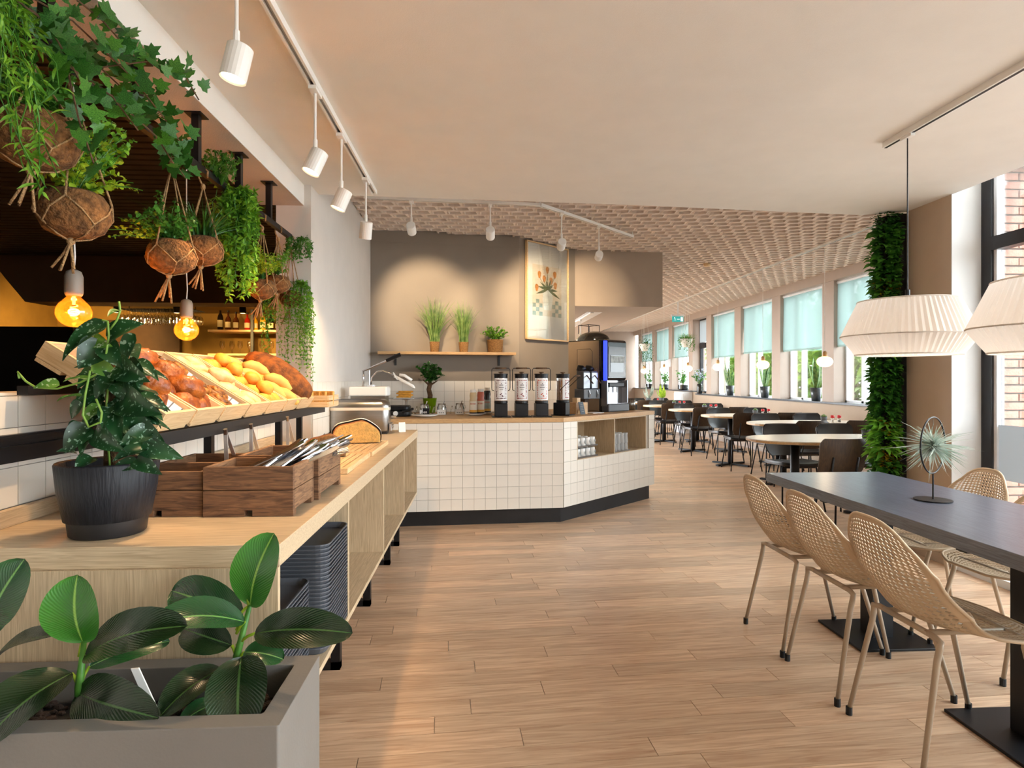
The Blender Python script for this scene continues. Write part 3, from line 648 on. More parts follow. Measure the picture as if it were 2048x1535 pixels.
TY = [(1.83, 2.03), (2.035, 2.255), (2.26, 2.50), (2.505, 2.735), (2.74, 2.975), (2.98, 3.205), (3.21, 3.45)]
TL = ['wooden tray of croissants behind the potted vine', 'wooden tray heaped with glossy chocolate croissants', 'wooden tray with a row of raisin swirls on a striped cloth', 'wooden tray of floury ciabatta rolls', 'wooden tray packed with round golden rolls', 'wooden tray of pale curved rolls with a striped cloth', 'wooden tray holding one huge brown loaf']
trays = [tray(l, *y) for l, y in zip(TL, TY)]
mat('striped_cloth', 'efecea', .85, var=.02)
_m, _N, _L, _p = newmat('stripe_linen')
_tc = _N.new('ShaderNodeTexCoord'); _w = _N.new('ShaderNodeTexWave'); _w.inputs['Scale'].default_value = 9; _w.bands_direction = 'X'
_L.new(_tc.outputs['Object'], _w.inputs['Vector']); _r = _N.new('ShaderNodeValToRGB'); _r.color_ramp.elements[0].position = .03; _r.color_ramp.elements[1].position = .06
_r.color_ramp.elements[0].color = (*srgb('6f7480'), 1); _r.color_ramp.elements[1].color = (*srgb('efecea'), 1); _L.new(_w.outputs['Fac'], _r.inputs[0]); _L.new(_r.outputs[0], _p.inputs['Base Color']); _p.inputs['Roughness'].default_value = .85
def on_tray(k, x, y, z=.013):
    yc = (TY[k][0] + TY[k][1])/2; p = tb_m @ V((x, 0, z)); return (-.945 + p.x, yc + y, 1.135 + p.z)
def cloth(k, label):
    rows = [[(-.385 + .37*u, (TY[k][1]-TY[k][0])*(.5 - .07)*(2*v - 1)*.97, .0135 + .004*math.sin(11*u + 5*v) + .004 + (.03 if v in (0, 1) else 0)) for v in [q/10 for q in range(11)]] for u in [q/14 for q in range(15)]]
    o = tag(MB().grid(rows).build('napkin', 'stripe_linen', smooth=True), label, 'napkin'); o.location = on_tray(k, 0, 0, 0); o.rotation_euler = (0, TA, 0)
for k, l in ((0, 'striped linen napkin under the croissants behind the potted vine'), (2, 'striped linen napkin under the raisin swirls'), (3, 'striped linen napkin peeking out under the ciabatta rolls'), (4, 'striped linen napkin under the round golden rolls'), (5, 'striped linen napkin beside the pale curved rolls')): cloth(k, l)
mat('croissant', 'b5631c', .5, var=.35, vs=26, bump=.8, bs=45, coat=.08, col2='74340c'); mat('swirl_bun', 'c07a30', .5, var=.3, vs=40, bump=.6, bs=70, coat=.1, col2='5a3014'); mat('floury', 'd99a4e', .8, var=.2, vs=16, bump=.3, bs=50, col2='ecd0a0'); mat('golden_roll', 'dd9a34', .6, var=.18, vs=20, bump=.2, bs=60); mat('pale_roll', 'e8b45a', .6, var=.15, vs=14, bump=.2, bs=40); mat('big_loaf', '96561c', .8, var=.35, vs=30, bump=.7, bs=60, col2='5f3210')
def croissant_me(seed):
    q = random.Random(seed); pts = []; rs = []
    for i in range(25):
        u = i/24; a = math.pi*(.15 + .7*u); pts.append((.075*math.cos(a), .045*math.sin(a) - .03, .028)); e = math.sin(math.pi*u)
        rs.append((.006 + .034*e**.8)*(1 + .16*abs(math.sin(u*math.pi*5.5))))
    return MB().tube(pts, rs, 10).mesh('croissant', 'croissant', True)
def blob_me(name, mt, sx, sy, sz, seed, ridges=0, amp=.06):
    q = random.Random(seed); ph = [q.uniform(0, 6) for _ in range(6)]; rows = []
    for i in range(11):
        a = math.pi*(.001 + .998*i/10); row = []
        for j in range(16):
            b = 2*math.pi*j/16; x, y, z = math.sin(a)*math.cos(b), math.sin(a)*math.sin(b), math.cos(a)
            k = 1 + amp*(math.sin(3*x + ph[0]) * math.cos(4*y + ph[1]) + .6*math.sin(5*z + ph[2] + 2*b)); k *= 1 + ridges*abs(math.sin(6*x + ph[3]))
            row.append((sx*x*k, sy*y*k, max(-.75, z)*sz*k + sz*.75))
        rows.append(row)
    return MB().grid(rows, closed=True).mesh(name, mt, True)
def put(name, me, k, spots, lab, grp, cat):
    for x, y, rz, z in spots:
        o = tag(link(name, me[rnd.randrange(len(me))] if isinstance(me, list) else me), lab, cat, grp); o.location = on_tray(k, x, y, .013 + z); o.rotation_euler = (Matrix.Rotation(TA, 3, 'Y') @ rotz(rz)).to_euler()
cms = [croissant_me(i) for i in range(3)]
put('croissant', cms, 0, [(-.095, -.035, 1.4, 0), (-.10, .04, 1.9, 0), (-.19, -.03, 1.2, 0), (-.2, .04, 1.6, 0), (-.285, 0, 1.6, 0), (-.14, 0, .4, .05), (-.24, .01, 1, .05)], 'croissant in the tray behind the potted vine', 'croissants behind the potted vine', 'croissant')
cm2 = [blob_me('chocolate_croissant', 'croissant', .058, .04, .034, i, .22) for i in range(3)]
put('chocolate_croissant', cm2, 1, [(-.07, -.05, 1.3, 0), (-.07, .045, 1.8, 0), (-.15, -.045, 1.2, 0), (-.155, .05, 1.9, 0), (-.235, -.045, 1.5, 0), (-.24, .045, 1.3, 0), (-.33, -.04, 1.2, 0), (-.33, .045, 1.7, 0), (-.11, 0, .9, .045), (-.195, .01, .3, .045), (-.29, 0, 1, .045)], 'glossy brown chocolate croissant piled in the tray', 'chocolate croissants in the heaped tray', 'croissant')
def swirl_me(seed):
    m = MB(); pts = []; rs = []
    for i in range(40):
        u = i/39; a = u*4.2*math.pi + seed; r = .006 + .042*u; pts.append((r*math.cos(a), r*math.sin(a), .024 + .018*(1-u))); rs.append(.012*(1 - .3*(u > .95)))
    m.tube(pts, rs, 7); return m.mesh('raisin_swirl', 'swirl_bun', True)
put('raisin_swirl', [swirl_me(i) for i in range(3)], 2, [(-.065 - .092*i, -.03 + .015*(i % 2), rnd.random()*6, .006) for i in range(4)] + [(-.12, .05, 1, .006), (-.3, .055, 2, .006)], 'raisin swirl bun lying in the row on the striped cloth', 'raisin swirls in the tray', 'bun')
put('ciabatta_roll', [blob_me('ciabatta_roll', 'floury', .058, .04, .028, i, 0, .08) for i in range(3)], 3, [(-.06, -.045, .9, .006), (-.07, .05, .3, .006), (-.145, -.01, .5, .006), (-.2, .06, 1.1, .006), (-.23, -.05, .2, .006), (-.3, .02, .8, .006), (-.35, -.06, .3, .006), (-.35, .065, .1, .006), (-.2, .0, .7, .04)], 'floury oval ciabatta roll in the tray', 'ciabatta rolls in the tray', 'bread roll')
put('bread_roll', [blob_me('bread_roll', 'golden_roll', .04, .036, .03, i, 0, .04) for i in range(3)], 4, [(-.05 - .072*i, -.06 + .06*j + .02*(i % 2), rnd.random()*6, .006) for i in range(5) for j in range(3)] + [(-.09 - .08*i, .0 + .03*(i % 2), i, .045) for i in range(4)], 'round golden bread roll packed in the tray', 'round golden rolls in the tray', 'bread roll')
cv = MB(); cv.tube([(-.07, -.02, .025), (-.035, .005, .032), (0, .014, .034), (.035, .005, .032), (.07, -.02, .025)], [.012, .026, .03, .026, .012], 10); cv_me = cv.mesh('curved_roll', 'pale_roll', True)
put('curved_roll', cv_me, 5, [(-.06, .03, .6, .006), (-.12, -.02, .5, .006), (-.18, .04, .7, .006), (-.24, -.01, .4, .006), (-.3, .045, .6, .006), (-.35, .0, .5, .006), (-.13, .04, .5, .045), (-.25, .03, .6, .045)], 'pale curved bread roll stacked in the tray', 'pale curved rolls in the tray', 'bread roll')
bl = tag(link('brown_loaf', blob_me('brown_loaf', 'big_loaf', .205, .098, .085, 5, .03, .03)), 'huge oval brown loaf filling its own wooden tray', 'bread'); bl.location = on_tray(6, -.2, 0, .014); bl.rotation_euler = (0, TA, 0)
# flat crate of crispbread at the end of the rack
t = thing('snack_crate', 'small slatted wooden crate of sliced bread at the end of the rack', 'crate', (-.98, 3.62, 1.135))
for s in (-1, 1):
    for z in (0, .035): MB().box(-.13, .13, s*.12 - .005, s*.12 + .005, z, z + .028).build('slat', 'birch', t); MB().box(s*.13 - .005, s*.13 + .005, -.12, .12, z, z + .028).build('slat', 'birch_y', t)
MB().box(-.13, .13, -.12, .12, -.004, 0).build('bottom', 'birch', t)
for k in range(6):
    sl = tag(MB().box(-.008, .008, -.045, .045, 0, .085).build('bread_slice', 'crumb_pale' if k > 1 else 'crumb_dark', bevel=.006), 'slice of %s bread standing in the small slatted crate' % ('golden' if k > 1 else 'dark'), 'bread', 'bread slices in the small crate'); sl.location = (-1.06 + k*.035, 3.6 + .02*(k % 2), 1.137); sl.rotation_euler = (0, R(-12 + 4*k), R(60))
# tongs hanging from the rack rail
def tongs(lab, y, tilt, x=-.918, dx=.0):
    t = thing('serving_tongs', lab, 'tongs', (x, y, 1.10), 0, 'tongs hanging from the bread rack'); t.rotation_euler = (R(tilt), R(dx), 0)
    for s in (-1, 1):
        MB().bar((0, 0, 0), (0, s*.05, -.16), .014, .004).build('arm', 'tong_metal', t); m = MB()
        m.add([(-.009, s*.05 - .002, -.16), (.009, s*.05 - .002, -.16), (.012, s*.062, -.205), (.009, s*.058, -.25), (0, s*.052, -.262), (-.009, s*.058, -.25), (-.012, s*.062, -.205)] + [(a, b_ + .006, c) for a, b_, c in [(-.009, s*.05 - .002, -.16), (.009, s*.05 - .002, -.16), (.012, s*.062, -.205), (.009, s*.058, -.25), (0, s*.052, -.262), (-.009, s*.058, -.25), (-.012, s*.062, -.205)]],
              [tuple(range(7)), tuple(range(13, 6, -1))] + [(i, 7 + i, 7 + (i+1) % 7, (i+1) % 7) for i in range(7)]); m.build('grip_tip', 'black_metal', t)
    MB().lathe([(.008, -.01), (.008, .01), (0, .01)], 8).build('pivot', 'steel', t)
for lab, y, tl in (('steel tongs hooked below the glossy croissant tray', 2.27, 22), ('steel tongs hooked below the raisin swirl tray', 2.52, 18), ('steel tongs hooked below the golden roll tray', 2.99, 20)): tongs(lab, y, tl)
# ---------------------------------------------------------------- tiled drinks counter
P0, P1, P2 = (-1.09, 5.295), (.757, 5.443), (1.919, 6.605)
dc = thing('drinks_counter', 'white tiled drinks counter with an oak top and an angled end', 'counter', (.3, 6.1, 0))
def lc(q): return [(x - .3, y - 6.1) for x, y in q]
du = V((P2[0]-P1[0], P2[1]-P1[1], 0)).normalized(); nn = V((du.y, -du.x, 0)); AL = math.hypot(P2[0]-P1[0], P2[1]-P1[1])
TOP = [(-1.09, 5.285), (.762, 5.433), (1.93, 6.600), (1.45, 7.3), (1.165, 7.265), (.445, 6.625), (-1.105, 6.39)]
MB().prism(lc(TOP), .905, .945).build('worktop', 'oak_warm', dc, bevel=.0015)
def along(s, off): return (P1[0] + du.x*s - nn.x*off, P1[1] + du.y*s - nn.y*off)
body = MB()
body.prism(lc([P0, P1, along(0, .3), (-1.09, 5.6)]), .139, .904)
body.prism(lc([P1, along(.205, 0), along(.205, .40), along(0, .40)]), .139, .904)
body.prism(lc([along(1.475, 0), P2, along(AL, .40), along(1.475, .40)]), .139, .904)
body.prism(lc([along(.205, 0), along(1.475, 0), along(1.475, .40), along(.205, .40)]), .139, .535)
body.build('body', 'grout', dc)
for a, b_ in ((.205, .217), (.838, .850), (1.463, 1.475)): MB().prism(lc([along(a, -.006), along(b_, -.006), along(b_, .36), along(a, .36)]), .536, .904).build('niche_panel', 'oak_z', dc)
MB().prism(lc([along(.205, .36), along(1.475, .36), along(1.475, .38), along(.205, .38)]), .536, .904).build('niche_back', 'oak_z', dc)
MB().prism(lc([along(.205, -.006), along(1.475, -.006), along(1.475, .36), along(.205, .36)]), .536, .55).build('niche_shelf', 'oak_z', dc)
MB().prism(lc([along(.205, -.006), along(1.475, -.006), along(1.475, .36), along(.205, .36)]), .893, .904).build('niche_top', 'oak_z', dc)
kick = MB(); kick.prism(lc([(-1.09, 5.365), (.741, 5.49), (1.845, 6.521), (1.6, 6.8), (.6, 5.9), (-1.09, 5.7)]), 0, .139); kick.build('kick_plate', 'kick_black', dc)
dcl = V((-.3, -6.1, 0))
def ctiles(p, q, skip=None):
    n0 = len(bpy.data.objects); p = (p[0] - .3, p[1] - 6.1); q = (q[0] - .3, q[1] - 6.1)
    tiles(dc, p, q, .139, .904, .1015 if skip else .1, skip)
ctiles((P1[0] - .1*18*.9968, P1[1] - .1*18*.0799), P1)
ctiles(P1, P2, lambda a, z: .19 < a < 1.49 and z > .53)
# side returning to the wall
MB().prism(lc([P2, along(AL, .02), (1.5, 7.2), (1.53, 7.2)]), .139, .904).build('side_panel', 'tile_white', dc)
# cups and glasses in the niches
mat('porcelain', 'eeedea', .25, var=.01); mat('leaf_print', '8a8d8c', .5)
def on_al(s, off): x, y = along(s, off); return x, y
ang = math.atan2(du.y, du.x)
cup_me = MB().lathe([(0, 0), (.028, 0), (.030, .004), (.038, .078), (.036, .078), (.027, .008), (0, .008)], 16).mesh('paper_cup', 'porcelain', True)
pr = MB(); pr.add([(.0, -.0375, .018), (.014, -.0365, .04), (.006, -.0405, .062), (-.010, -.038, .04)], [(0, 1, 2, 3)]); pr_me = pr.mesh('leaf_print', 'leaf_print')
for lev in range(2):
    z = .552 + lev*.1
    x, y = on_al(.40, .13); ct = thing('cup_tray', ('grey metal cup tray resting on the niche shelf' if lev == 0 else 'grey metal cup tray stacked on top of the lower white cups'), 'tray', (x, y, z), ang)
    MB().box(-.17, .17, -.12, .12, 0, .006).build('plate', 'steel', ct)
    for yy in (-.12, .114): MB().box(-.17, .17, yy, yy + .006, .006, .014).build('rim', 'steel', ct)
    MB().box(.17, .19, -.05, .05, .008, .013).build('handle', 'steel', ct)
    for i in range(4):
        for j in range(3):
            xx, yy = on_al(.40 - .123 + i*.082, .05 + j*.08)
            c = thing('cup', ('white cup with a grey leaf print upside down on the %s tray' % ('lower', 'upper')[lev]), 'cup', (xx, yy, z + .085), ang, 'cups on the %s niche tray' % ('lower', 'upper')[lev])
            q = link('cup_body', cup_me, c); q.rotation_euler = (R(180), 0, 0)
            if j == 0: q2 = link('leaf_print', pr_me, c); q2.location = (.004, .0, -.078)
x, y = on_al(1.03, .12); gt = thing('glass_tray', 'grey metal tray under the stacked drinking glasses in the niche', 'tray', (x, y, .552), ang); MB().box(-.16, .16, -.1, .1, 0, .006).build('plate', 'steel', gt); MB().box(.16, .18, -.05, .05, .004, .01).build('handle', 'steel', gt); MB().box(-.16, .16, -.1, -.094, .006, .012).build('rim', 'steel', gt)
gm = MB().lathe([(0, 0), (.027, 0), (.024, .02), (.032, .1), (.030, .1), (.022, .02), (0, .012)], 12).mesh('tumbler', 'tumbler_glass', True)
for lev in range(2):
    for i in range(4):
        for j in range(3):
            xx, yy = on_al(.92 + i*.072, .05 + j*.07); g = tag(link('tumbler', gm), 'clear drinking glass upside down in the %s layer on the niche tray' % ('bottom', 'top')[lev], 'glass', 'drinking glasses in the niche, %s layer' % ('bottom', 'top')[lev]); g.location = (xx, yy, .66 + lev*.075); g.rotation_euler = (R(180), 0, 0)
# ---------------------------------------------------------------- wall shelf with plants
Yd = V((BW[1][0]-BW[0][0], BW[1][1]-BW[0][1], 0)).normalized(); bang = math.atan2(Yd.y, Yd.x)
def onbw(x, off=0): t = (x + 1.12)/1.56; return (x + Yd.y*off, 6.40 + .24*t - Yd.x*off)
sx, sy = onbw(-.34, 0)
ws = thing('wall_shelf', 'long pale wooden wall shelf on two black brackets', 'shelf', (sx, sy, 1.545), bang)
MB().box(-.715, .715, -.2, -.002, 0, .028).build('board', 'oak_warm', ws, bevel=.0015)
for x in (-.535, .565):
    bq = MB(); bq.box(x - .012, x + .012, -.012, -.002, -.11, 0); bq.box(x - .012, x + .012, -.16, -.002, -.006, 0); bq.build('bracket', 'black_metal', ws)
mat('wicker', '9b6f3e', .85, var=.3, vs=60, bump=.9, bs=90, stretch=(1, 1, 3)); mat('soil', '2a1c13', .95, var=.4, vs=60, bump=.8, bs=70)
def basket(parent, r0, r1, h):
    m = MB(); n = int(h/.009); pr_ = [(0, 0), (r0, 0)]
    for i in range(n): u = i/n; r = r0 + (r1-r0)*u; pr_ += [(r + .004, h*(u + .5/n)), (r, h*(u + 1/n))]
    m.lathe(pr_ + [(r1 - .008, h), (r1 - .012, h*.85)], 22); m.build('basket', 'wicker', parent, smooth=True)
    MB().lathe([(0, h*.86), (r1 - .011, h*.86)], 16).build('soil', 'soil', parent)
leafmat('grass_blade', '4f7a34', '9db56a', .5, .3, 20); leafmat('green_leaf', '4a8a1e', '8fc23a', .45, .3, 20); leafmat('mid_leaf', '2f6a1c', '5c9a34', .45, .25, 20); leafmat('dark_leaf', '225019', '3a7528', .4, .2, 20); leafmat('ivy_leaf', '1f5020', '4a8a3c', .4, .2, 25); leafmat('lime_leaf', '7fa81e', 'b8d23c', .45, .35, 20); leafmat('fern_leaf', '3c8420', '8cc844', .5, .3, 12)
def blades(parent, n, h, r0, spread, w, matn, z0, seed, tip=.35, name='grass', ymax=9):
    q = random.Random(seed); m = MB()
    for k in range(n):
        a = q.random()*6.283; rr = r0*math.sqrt(q.random()); hh = h*q.uniform(.6, 1.05); sp = spread*q.uniform(.1, 1)*(1.8 if q.random() < tip*.5 else 1)
        b_ = V((rr*math.cos(a), rr*math.sin(a), z0)); d = V((math.cos(a + q.uniform(-.6, .6)), math.sin(a + q.uniform(-.6, .6)), 0)); sd = d.cross(V((0, 0, 1))); ro = q.uniform(0, 3.14); sd = sd*math.cos(ro) + d*math.sin(ro)
        rows = []
        for i in range(6):
            u = i/5; c = b_ + d*(sp*u*u) + V((0, 0, hh*(u - .12*u*u*(sp/spread)))); c.y = min(c.y, ymax); ww = w*(1 - u)**.6/2 + .0004; rows.append([c - sd*ww, c + sd*ww])
        m.grid(rows)
    o = m.build(name, matn, parent, smooth=True); o['kind'] = 'stuff'; return o
def bushy(parent, n, c, rad, ls, matn, seed, stems=14, name='foliage', squash=1, per=7, width=.62, nrm_up=.4, base=None, ymax=9):
    """a crown of small leaves on thin stems"""
    q = random.Random(seed); m = MB(); ms = MB(); c = V(c); base = V(base) if base else c - V((0, 0, rad*.7))
    for k in range(stems):
        a = q.random()*6.283; el = math.asin(q.uniform(-.15, .98)); tip = c + V((rad*math.cos(a)*math.cos(el), rad*math.sin(a)*math.cos(el), rad*squash*math.sin(el))) * q.uniform(.75, 1.12); tip.y = min(tip.y, ymax - .02)
        mid = (base + tip)/2 + V((q.uniform(-1, 1), q.uniform(-1, 1), q.uniform(0, 1))) * rad*.15
        pts = [base, (base + mid)/2 + V((0, 0, rad*.05)), mid, (mid + tip)/2 + V((0, 0, rad*.08)), tip]; ms.tube(pts, .0012, 4, cap=False)
        for i in range(n // stems):
            u = q.uniform(.25, 1)*4; j = min(3, int(u)); p = pts[j].lerp(pts[j+1], u - j)
            d = V((q.uniform(-1, 1), q.uniform(-1, 1), q.uniform(-.5, .9))).normalized(); L = ls*q.uniform(.6, 1.2); p.y = min(p.y, ymax - L)
            m.leaf(p, p + d*L, L*width, (q.uniform(-1, 1), q.uniform(-1, 1), nrm_up + q.random()), .1, .1, (0, .8, 1, .7, 0))
    o = m.build(name, matn, parent, smooth=True); o['kind'] = 'stuff'
    s_ = ms.build('stems', 'mid_leaf', parent); s_['kind'] = 'stuff'; return o
for x, lab, sd in ((-.475, 'tall grass plant in a narrow wicker basket under the brightest wall light', 3), (-.175, 'tall grass plant in a narrow wicker basket next to the bushy shelf plant', 8)):
    gx, gy = onbw(x, .125); g = thing('grass_plant', lab, 'plant', (gx, gy, 1.574), 0, 'grass plants on the wall shelf'); basket(g, .042, .052, .105); blades(g, 150, .50 if sd == 3 else .46, .045, .19 if sd == 3 else .11, .0075, 'grass_blade', .09, sd, ymax=.07)
gx, gy = onbw(.16, .112); g = thing('bushy_plant', 'bright green bushy plant in a wide wicker basket on the wall shelf', 'plant', (gx, gy, 1.574)); basket(g, .075, .085, .135); bushy(g, 700, (0, 0, .19), .14, .022, 'green_leaf', 5, 34, squash=.75, base=(0, 0, .12), ymax=.075)
# ---------------------------------------------------------------- framed picture on the angled wall
ad = V((BW[2][0]-BW[1][0], BW[2][1]-BW[1][1], 0)); AW = ad.length; ad.normalize(); aang = math.atan2(ad.y, ad.x); an = V((ad.y, -ad.x, 0))
def onaw(s, off): return (BW[1][0] + ad.x*s + an.x*off, BW[1][1] + ad.y*s + an.y*off)
px_, py_ = onaw(.52, .004)
pc = thing('framed_picture', 'tall framed still life of orange tulips in a white vase', 'picture', (px_, py_, 2.225), aang)
pc.location = (*onaw(.44, .012), 2.275)
PWd, PH = .355, .545
for a in ((-PWd, -PWd + .014, -PH, PH), (PWd - .014, PWd, -PH, PH)): MB().box(a[0], a[1], -.03, 0, a[2], a[3]).build('frame_side', 'birch', pc)
for z in (-PH, PH - .014): MB().box(-PWd, PWd, -.03, 0, z, z + .014).build('frame_side', 'birch', pc)
mat('print_paper', 'efebe8', .6, var=.02); mat('print_warm', 'ecdccb', .7, var=.06, vs=9); mat('print_table', 'e6e2da', .7); mat('print_vase', 'eef0ee', .6, var=.05, vs=20); mat('print_check', '9db0aa', .7, var=.2, vs=20); mat('tulip_orange', 'd98d3e', .7, var=.25, vs=40); mat('tulip_green', '5f6e44', .7, var=.3, vs=40)
MB().box(-PWd + .014, PWd - .014, -.012, -.002, -PH + .014, PH - .014).build('mount', 'print_paper', pc)
art = MB().box(-.25, .24, -.0135, -.0125, -.27, .30).build('print', 'print_warm', pc)
m = MB(); cw = .49/9
for i in range(9):
    for j in range(4):
        if (i + j) % 2 == 0 and not (3 <= i <= 5): m.box(-.25 + i*cw, -.25 + (i+1)*cw, -.0145, -.0136, -.27 + j*.046, -.27 + (j+1)*.046)
m.build('check_cloth', 'print_check', art)
ov = [(-.06, -.2), (-.085, -.08), (-.075, .02), (-.06, .06), (.06, .06), (.075, .02), (.085, -.08), (.06, -.2)]
m = MB(); m.add([(x, -.0148, z) for x, z in ov], [tuple(range(8))]); m.build('vase_print', 'print_vase', art)
m = MB(); mg = MB()
for k, (x, z) in enumerate([(-.005, .255), (-.14, .19), (.12, .215), (.055, .14), (.13, .09), (-.185, .04), (-.06, .15)]):
    m.add([(x + .028*math.cos(a)*(1 + .2*math.sin(3*a)), -.0155 - .0002*k, z + .042*math.sin(a)) for a in [j*.5236 for j in range(12)]], [tuple(range(12))])
    mg.add([(x - .003, -.0150, z - .03), (x + .003, -.0150, z - .03), (.01 + x*.15, -.0150, .03), (-.002 + x*.15, -.0150, .03)], [(0, 1, 2, 3)])
for k, (x, z) in enumerate([(-.2, -.03), (-.13, .11), (.17, .03), (.22, -.06), (.06, .16), (-.03, .14), (-.17, .06), (.1, .1)]):
    mg.leaf((0, -.0152, .03), (x, -.0152, z), .03, (0, -1, 0), .02, 0)
m.build('tulip_heads', 'tulip_orange', art); mg.build('tulip_leaves', 'tulip_green', art)
MB().box(-PWd + .014, PWd - .014, -.022, -.0205, -PH + .014, PH - .014).build('glazing', 'window_glass', pc)
# ---------------------------------------------------------------- things on the drinks counter
ZB = .946
mat('lime_pot', '8fc415', .35, var=.03); mat('bark', '5f4630', .9, var=.35, vs=20, bump=.8, bs=60)
b = thing('bonsai_plant', 'small thick-stemmed tree plant in a lime green pot', 'plant', (-.50, 6.30, ZB))
MB().lathe([(0, 0), (.052, 0), (.072, .15), (.074, .15), (.068, .15), (.064, .13), (0, .13)], 24).build('pot', 'lime_pot', b, smooth=True)
MB().tube([(0, 0, .12), (.005, 0, .18), (-.01, 0, .24), (0, 0, .28), (.02, 0, .31)], [.028, .027, .025, .024, .012], 10).build('trunk', 'bark', b, smooth=True)
for k, (x, z) in enumerate(((-.07, .34), (.08, .33), (-.02, .40))): MB().tube([(0, 0, .28), (x*.5, -.01, (z + .28)/2), (x, -.01, z)], [.012, .009, .005], 7).build('branch', 'bark', b)
bushy(b, 330, (0, 0, .40), .14, .048, 'dark_leaf', 11, 30, squash=.85, base=(0, 0, .29))
# waffle iron and cake stand
wv = thing('waffle_iron', 'dark waffle iron with a pale dial', 'appliance', (-.76, 5.75, ZB))
MB().prism(rrect(.13, .10, .05), 0, .05).build('base', 'dark_metal', wv, bevel=.008); MB().prism(rrect(.125, .095, .05), .052, .10).build('lid', 'black_metal', wv, bevel=.015); MB().tube([(.0, -.1, .03), (.0, -.112, .03)], .022, 16).build('dial', 'white_metal', wv)
MB().tube([(.06, -.1, .045), (.13, -.10, .06), (.15, -.05, .07)], .012, 8).build('handle', 'black_metal', wv)
cs = thing('cake_stand', 'glass cake stand with waffles behind the toaster', 'cake stand', (-.72, 6.12, ZB))
MB().lathe([(0, 0), (.07, 0), (.07, .006), (.012, .02), (.012, .135), (.06, .145), (.17, .148), (.175, .16), (.165, .158), (0, .152)], 24).build('glass_stand', 'clear_glass', cs, smooth=True)
for k in range(4):
    w_ = tag(MB().prism(rrect(.07, .05, .02), 0, .016).build('waffle', 'golden_roll', bevel=.004), 'golden waffle stacked on the glass cake stand', 'waffle', 'waffles on the cake stand'); w_.location = (-.74 + .02*(k % 2), 6.10, ZB + .162 + k*.017)
def plate(lab, x, y, r):
    p = tag(MB().lathe([(0, .004), (r*.6, .004), (r, .02), (r, .024), (r*.58, .009), (0, .009)], 24).build('saucer', 'porcelain', smooth=True), lab, 'plate'); p.location = (x, y, ZB)
plate('white square-edged plate in front of the bonsai holding a black price card', -.49, 5.60, .125); plate('white saucer under the sauce bottles', -.03, 5.79, .10); plate('white saucer partly behind the sauce bottles', .075, 5.98, .09)
pcard = thing('price_card', 'small black handwritten card standing on the white plate', 'card', (-.475, 5.57, ZB + .0265)); MB().box(-.03, .03, -.002, .002, 0, .056).build('card', 'black_metal', pcard); text('en', .035, 'white_metal', pcard, (-.008, -.0028, .02), (R(90), 0, 0))
mat('jar_white', 'e8e2d6', .8); mat('jar_brown', 'a8794a', .9, var=.3, vs=60)
for k, (x, y, lab, fill) in enumerate(((-.515, 5.86, 'clip-top glass jar of dark topping behind the black price card', 'soil'), (-.355, 5.93, 'clip-top glass jar of white topping in front of the tiles', 'jar_white'), (-.185, 5.99, 'clip-top glass jar with a wooden spoon standing in it', 'jar_brown'))):
    j = thing('glass_jar', lab, 'jar', (x, y, ZB), 0, 'topping jars on the drinks counter')
    MB().lathe([(0, 0), (.042, 0), (.046, .01), (.046, .075), (.038, .09), (.038, .108), (.035, .108), (.035, .09), (.042, .072), (.042, .01), (0, .008)], 18).build('glass_body', 'clear_glass', j, smooth=True)
    MB().lathe([(0, .009), (.04, .009), (.04, .05), (0, .052)], 14).build('filling', fill, j)
    MB().lathe([(0, .0), (.04, .0), (.04, .012), (0, .016)], 18, (-.075, 0, .045), Matrix.Rotation(R(-75), 3, 'Y')).build('lid', 'clear_glass', j, smooth=True)
    MB().tube([(.039, -.01, .09), (.06, 0, .085), (.05, 0, .05)], .002, 6).build('wire_clip', 'chrome', j); MB().tube([(0, 0, .06), (.025, 0, .135)], .004, 6).build('spoon', 'bark' if k == 2 else 'chrome', j)
    l = MB().box(-.04, .04, -.052, -.05, .004, .052).build('label', 'paper_white', j); 
    m = MB()
    for i in range(3): m.box(-.026 + i*.019, -.014 + i*.019, -.0528, -.0521, .018, .028)
    m.build('label_print', 'leaf_print', l)
def sauce(lab, x, y, body, lo, cap_, h=.235):
    b = thing('sauce_bottle', lab, 'bottle', (x, y, ZB + .012), 0, 'sauce bottles on the saucer'); r = .036
    MB().lathe([(0, 0), (r*.95, 0), (r, .006), (r, h*.56), (r*.86, h*.64), (r*.96, h*.74), (r*.86, h*.86), (r*.66, h*.9), (0, h*.9)], 20).build('bottle_body', body, b, smooth=True)
    MB().lathe([(r*.74, h*.885), (r*.74, h), (0, h)], 16).build('cap', cap_, b)
    MB().lathe([(r + .0006, .0), (r + .0006, .022)], 20).build('foot_band', 'kick_black', b); MB().lathe([(r + .0007, .022), (r + .0007, .045)], 20).build('yellow_band', mat('sauce_yellow', 'd9a23a', .5) if 'sauce_yellow' not in M else 'sauce_yellow', b)
    MB().lathe([(r + .0009, .045), (r + .0009, h*.53)], 12, ang=2.2, start=-2.67).build('label', lo, b)
    m = MB()
    for i in range(5): m.lathe([(r + .0014, h*.40), (r + .0014, h*.46)], 2, ang=.16, start=-2.3 + i*.3)
    m.build('label_lettering', 'sauce_red', b)
mat('sauce_cream', 'd9c49a', .3, var=.06); mat('sauce_pink', 'c9705c', .3, var=.1); mat('sauce_dark', '2a2220', .25, var=.1); mat('label_cream', 'e9e2d2', .5); mat('sauce_red', 'c06a4a', .5)
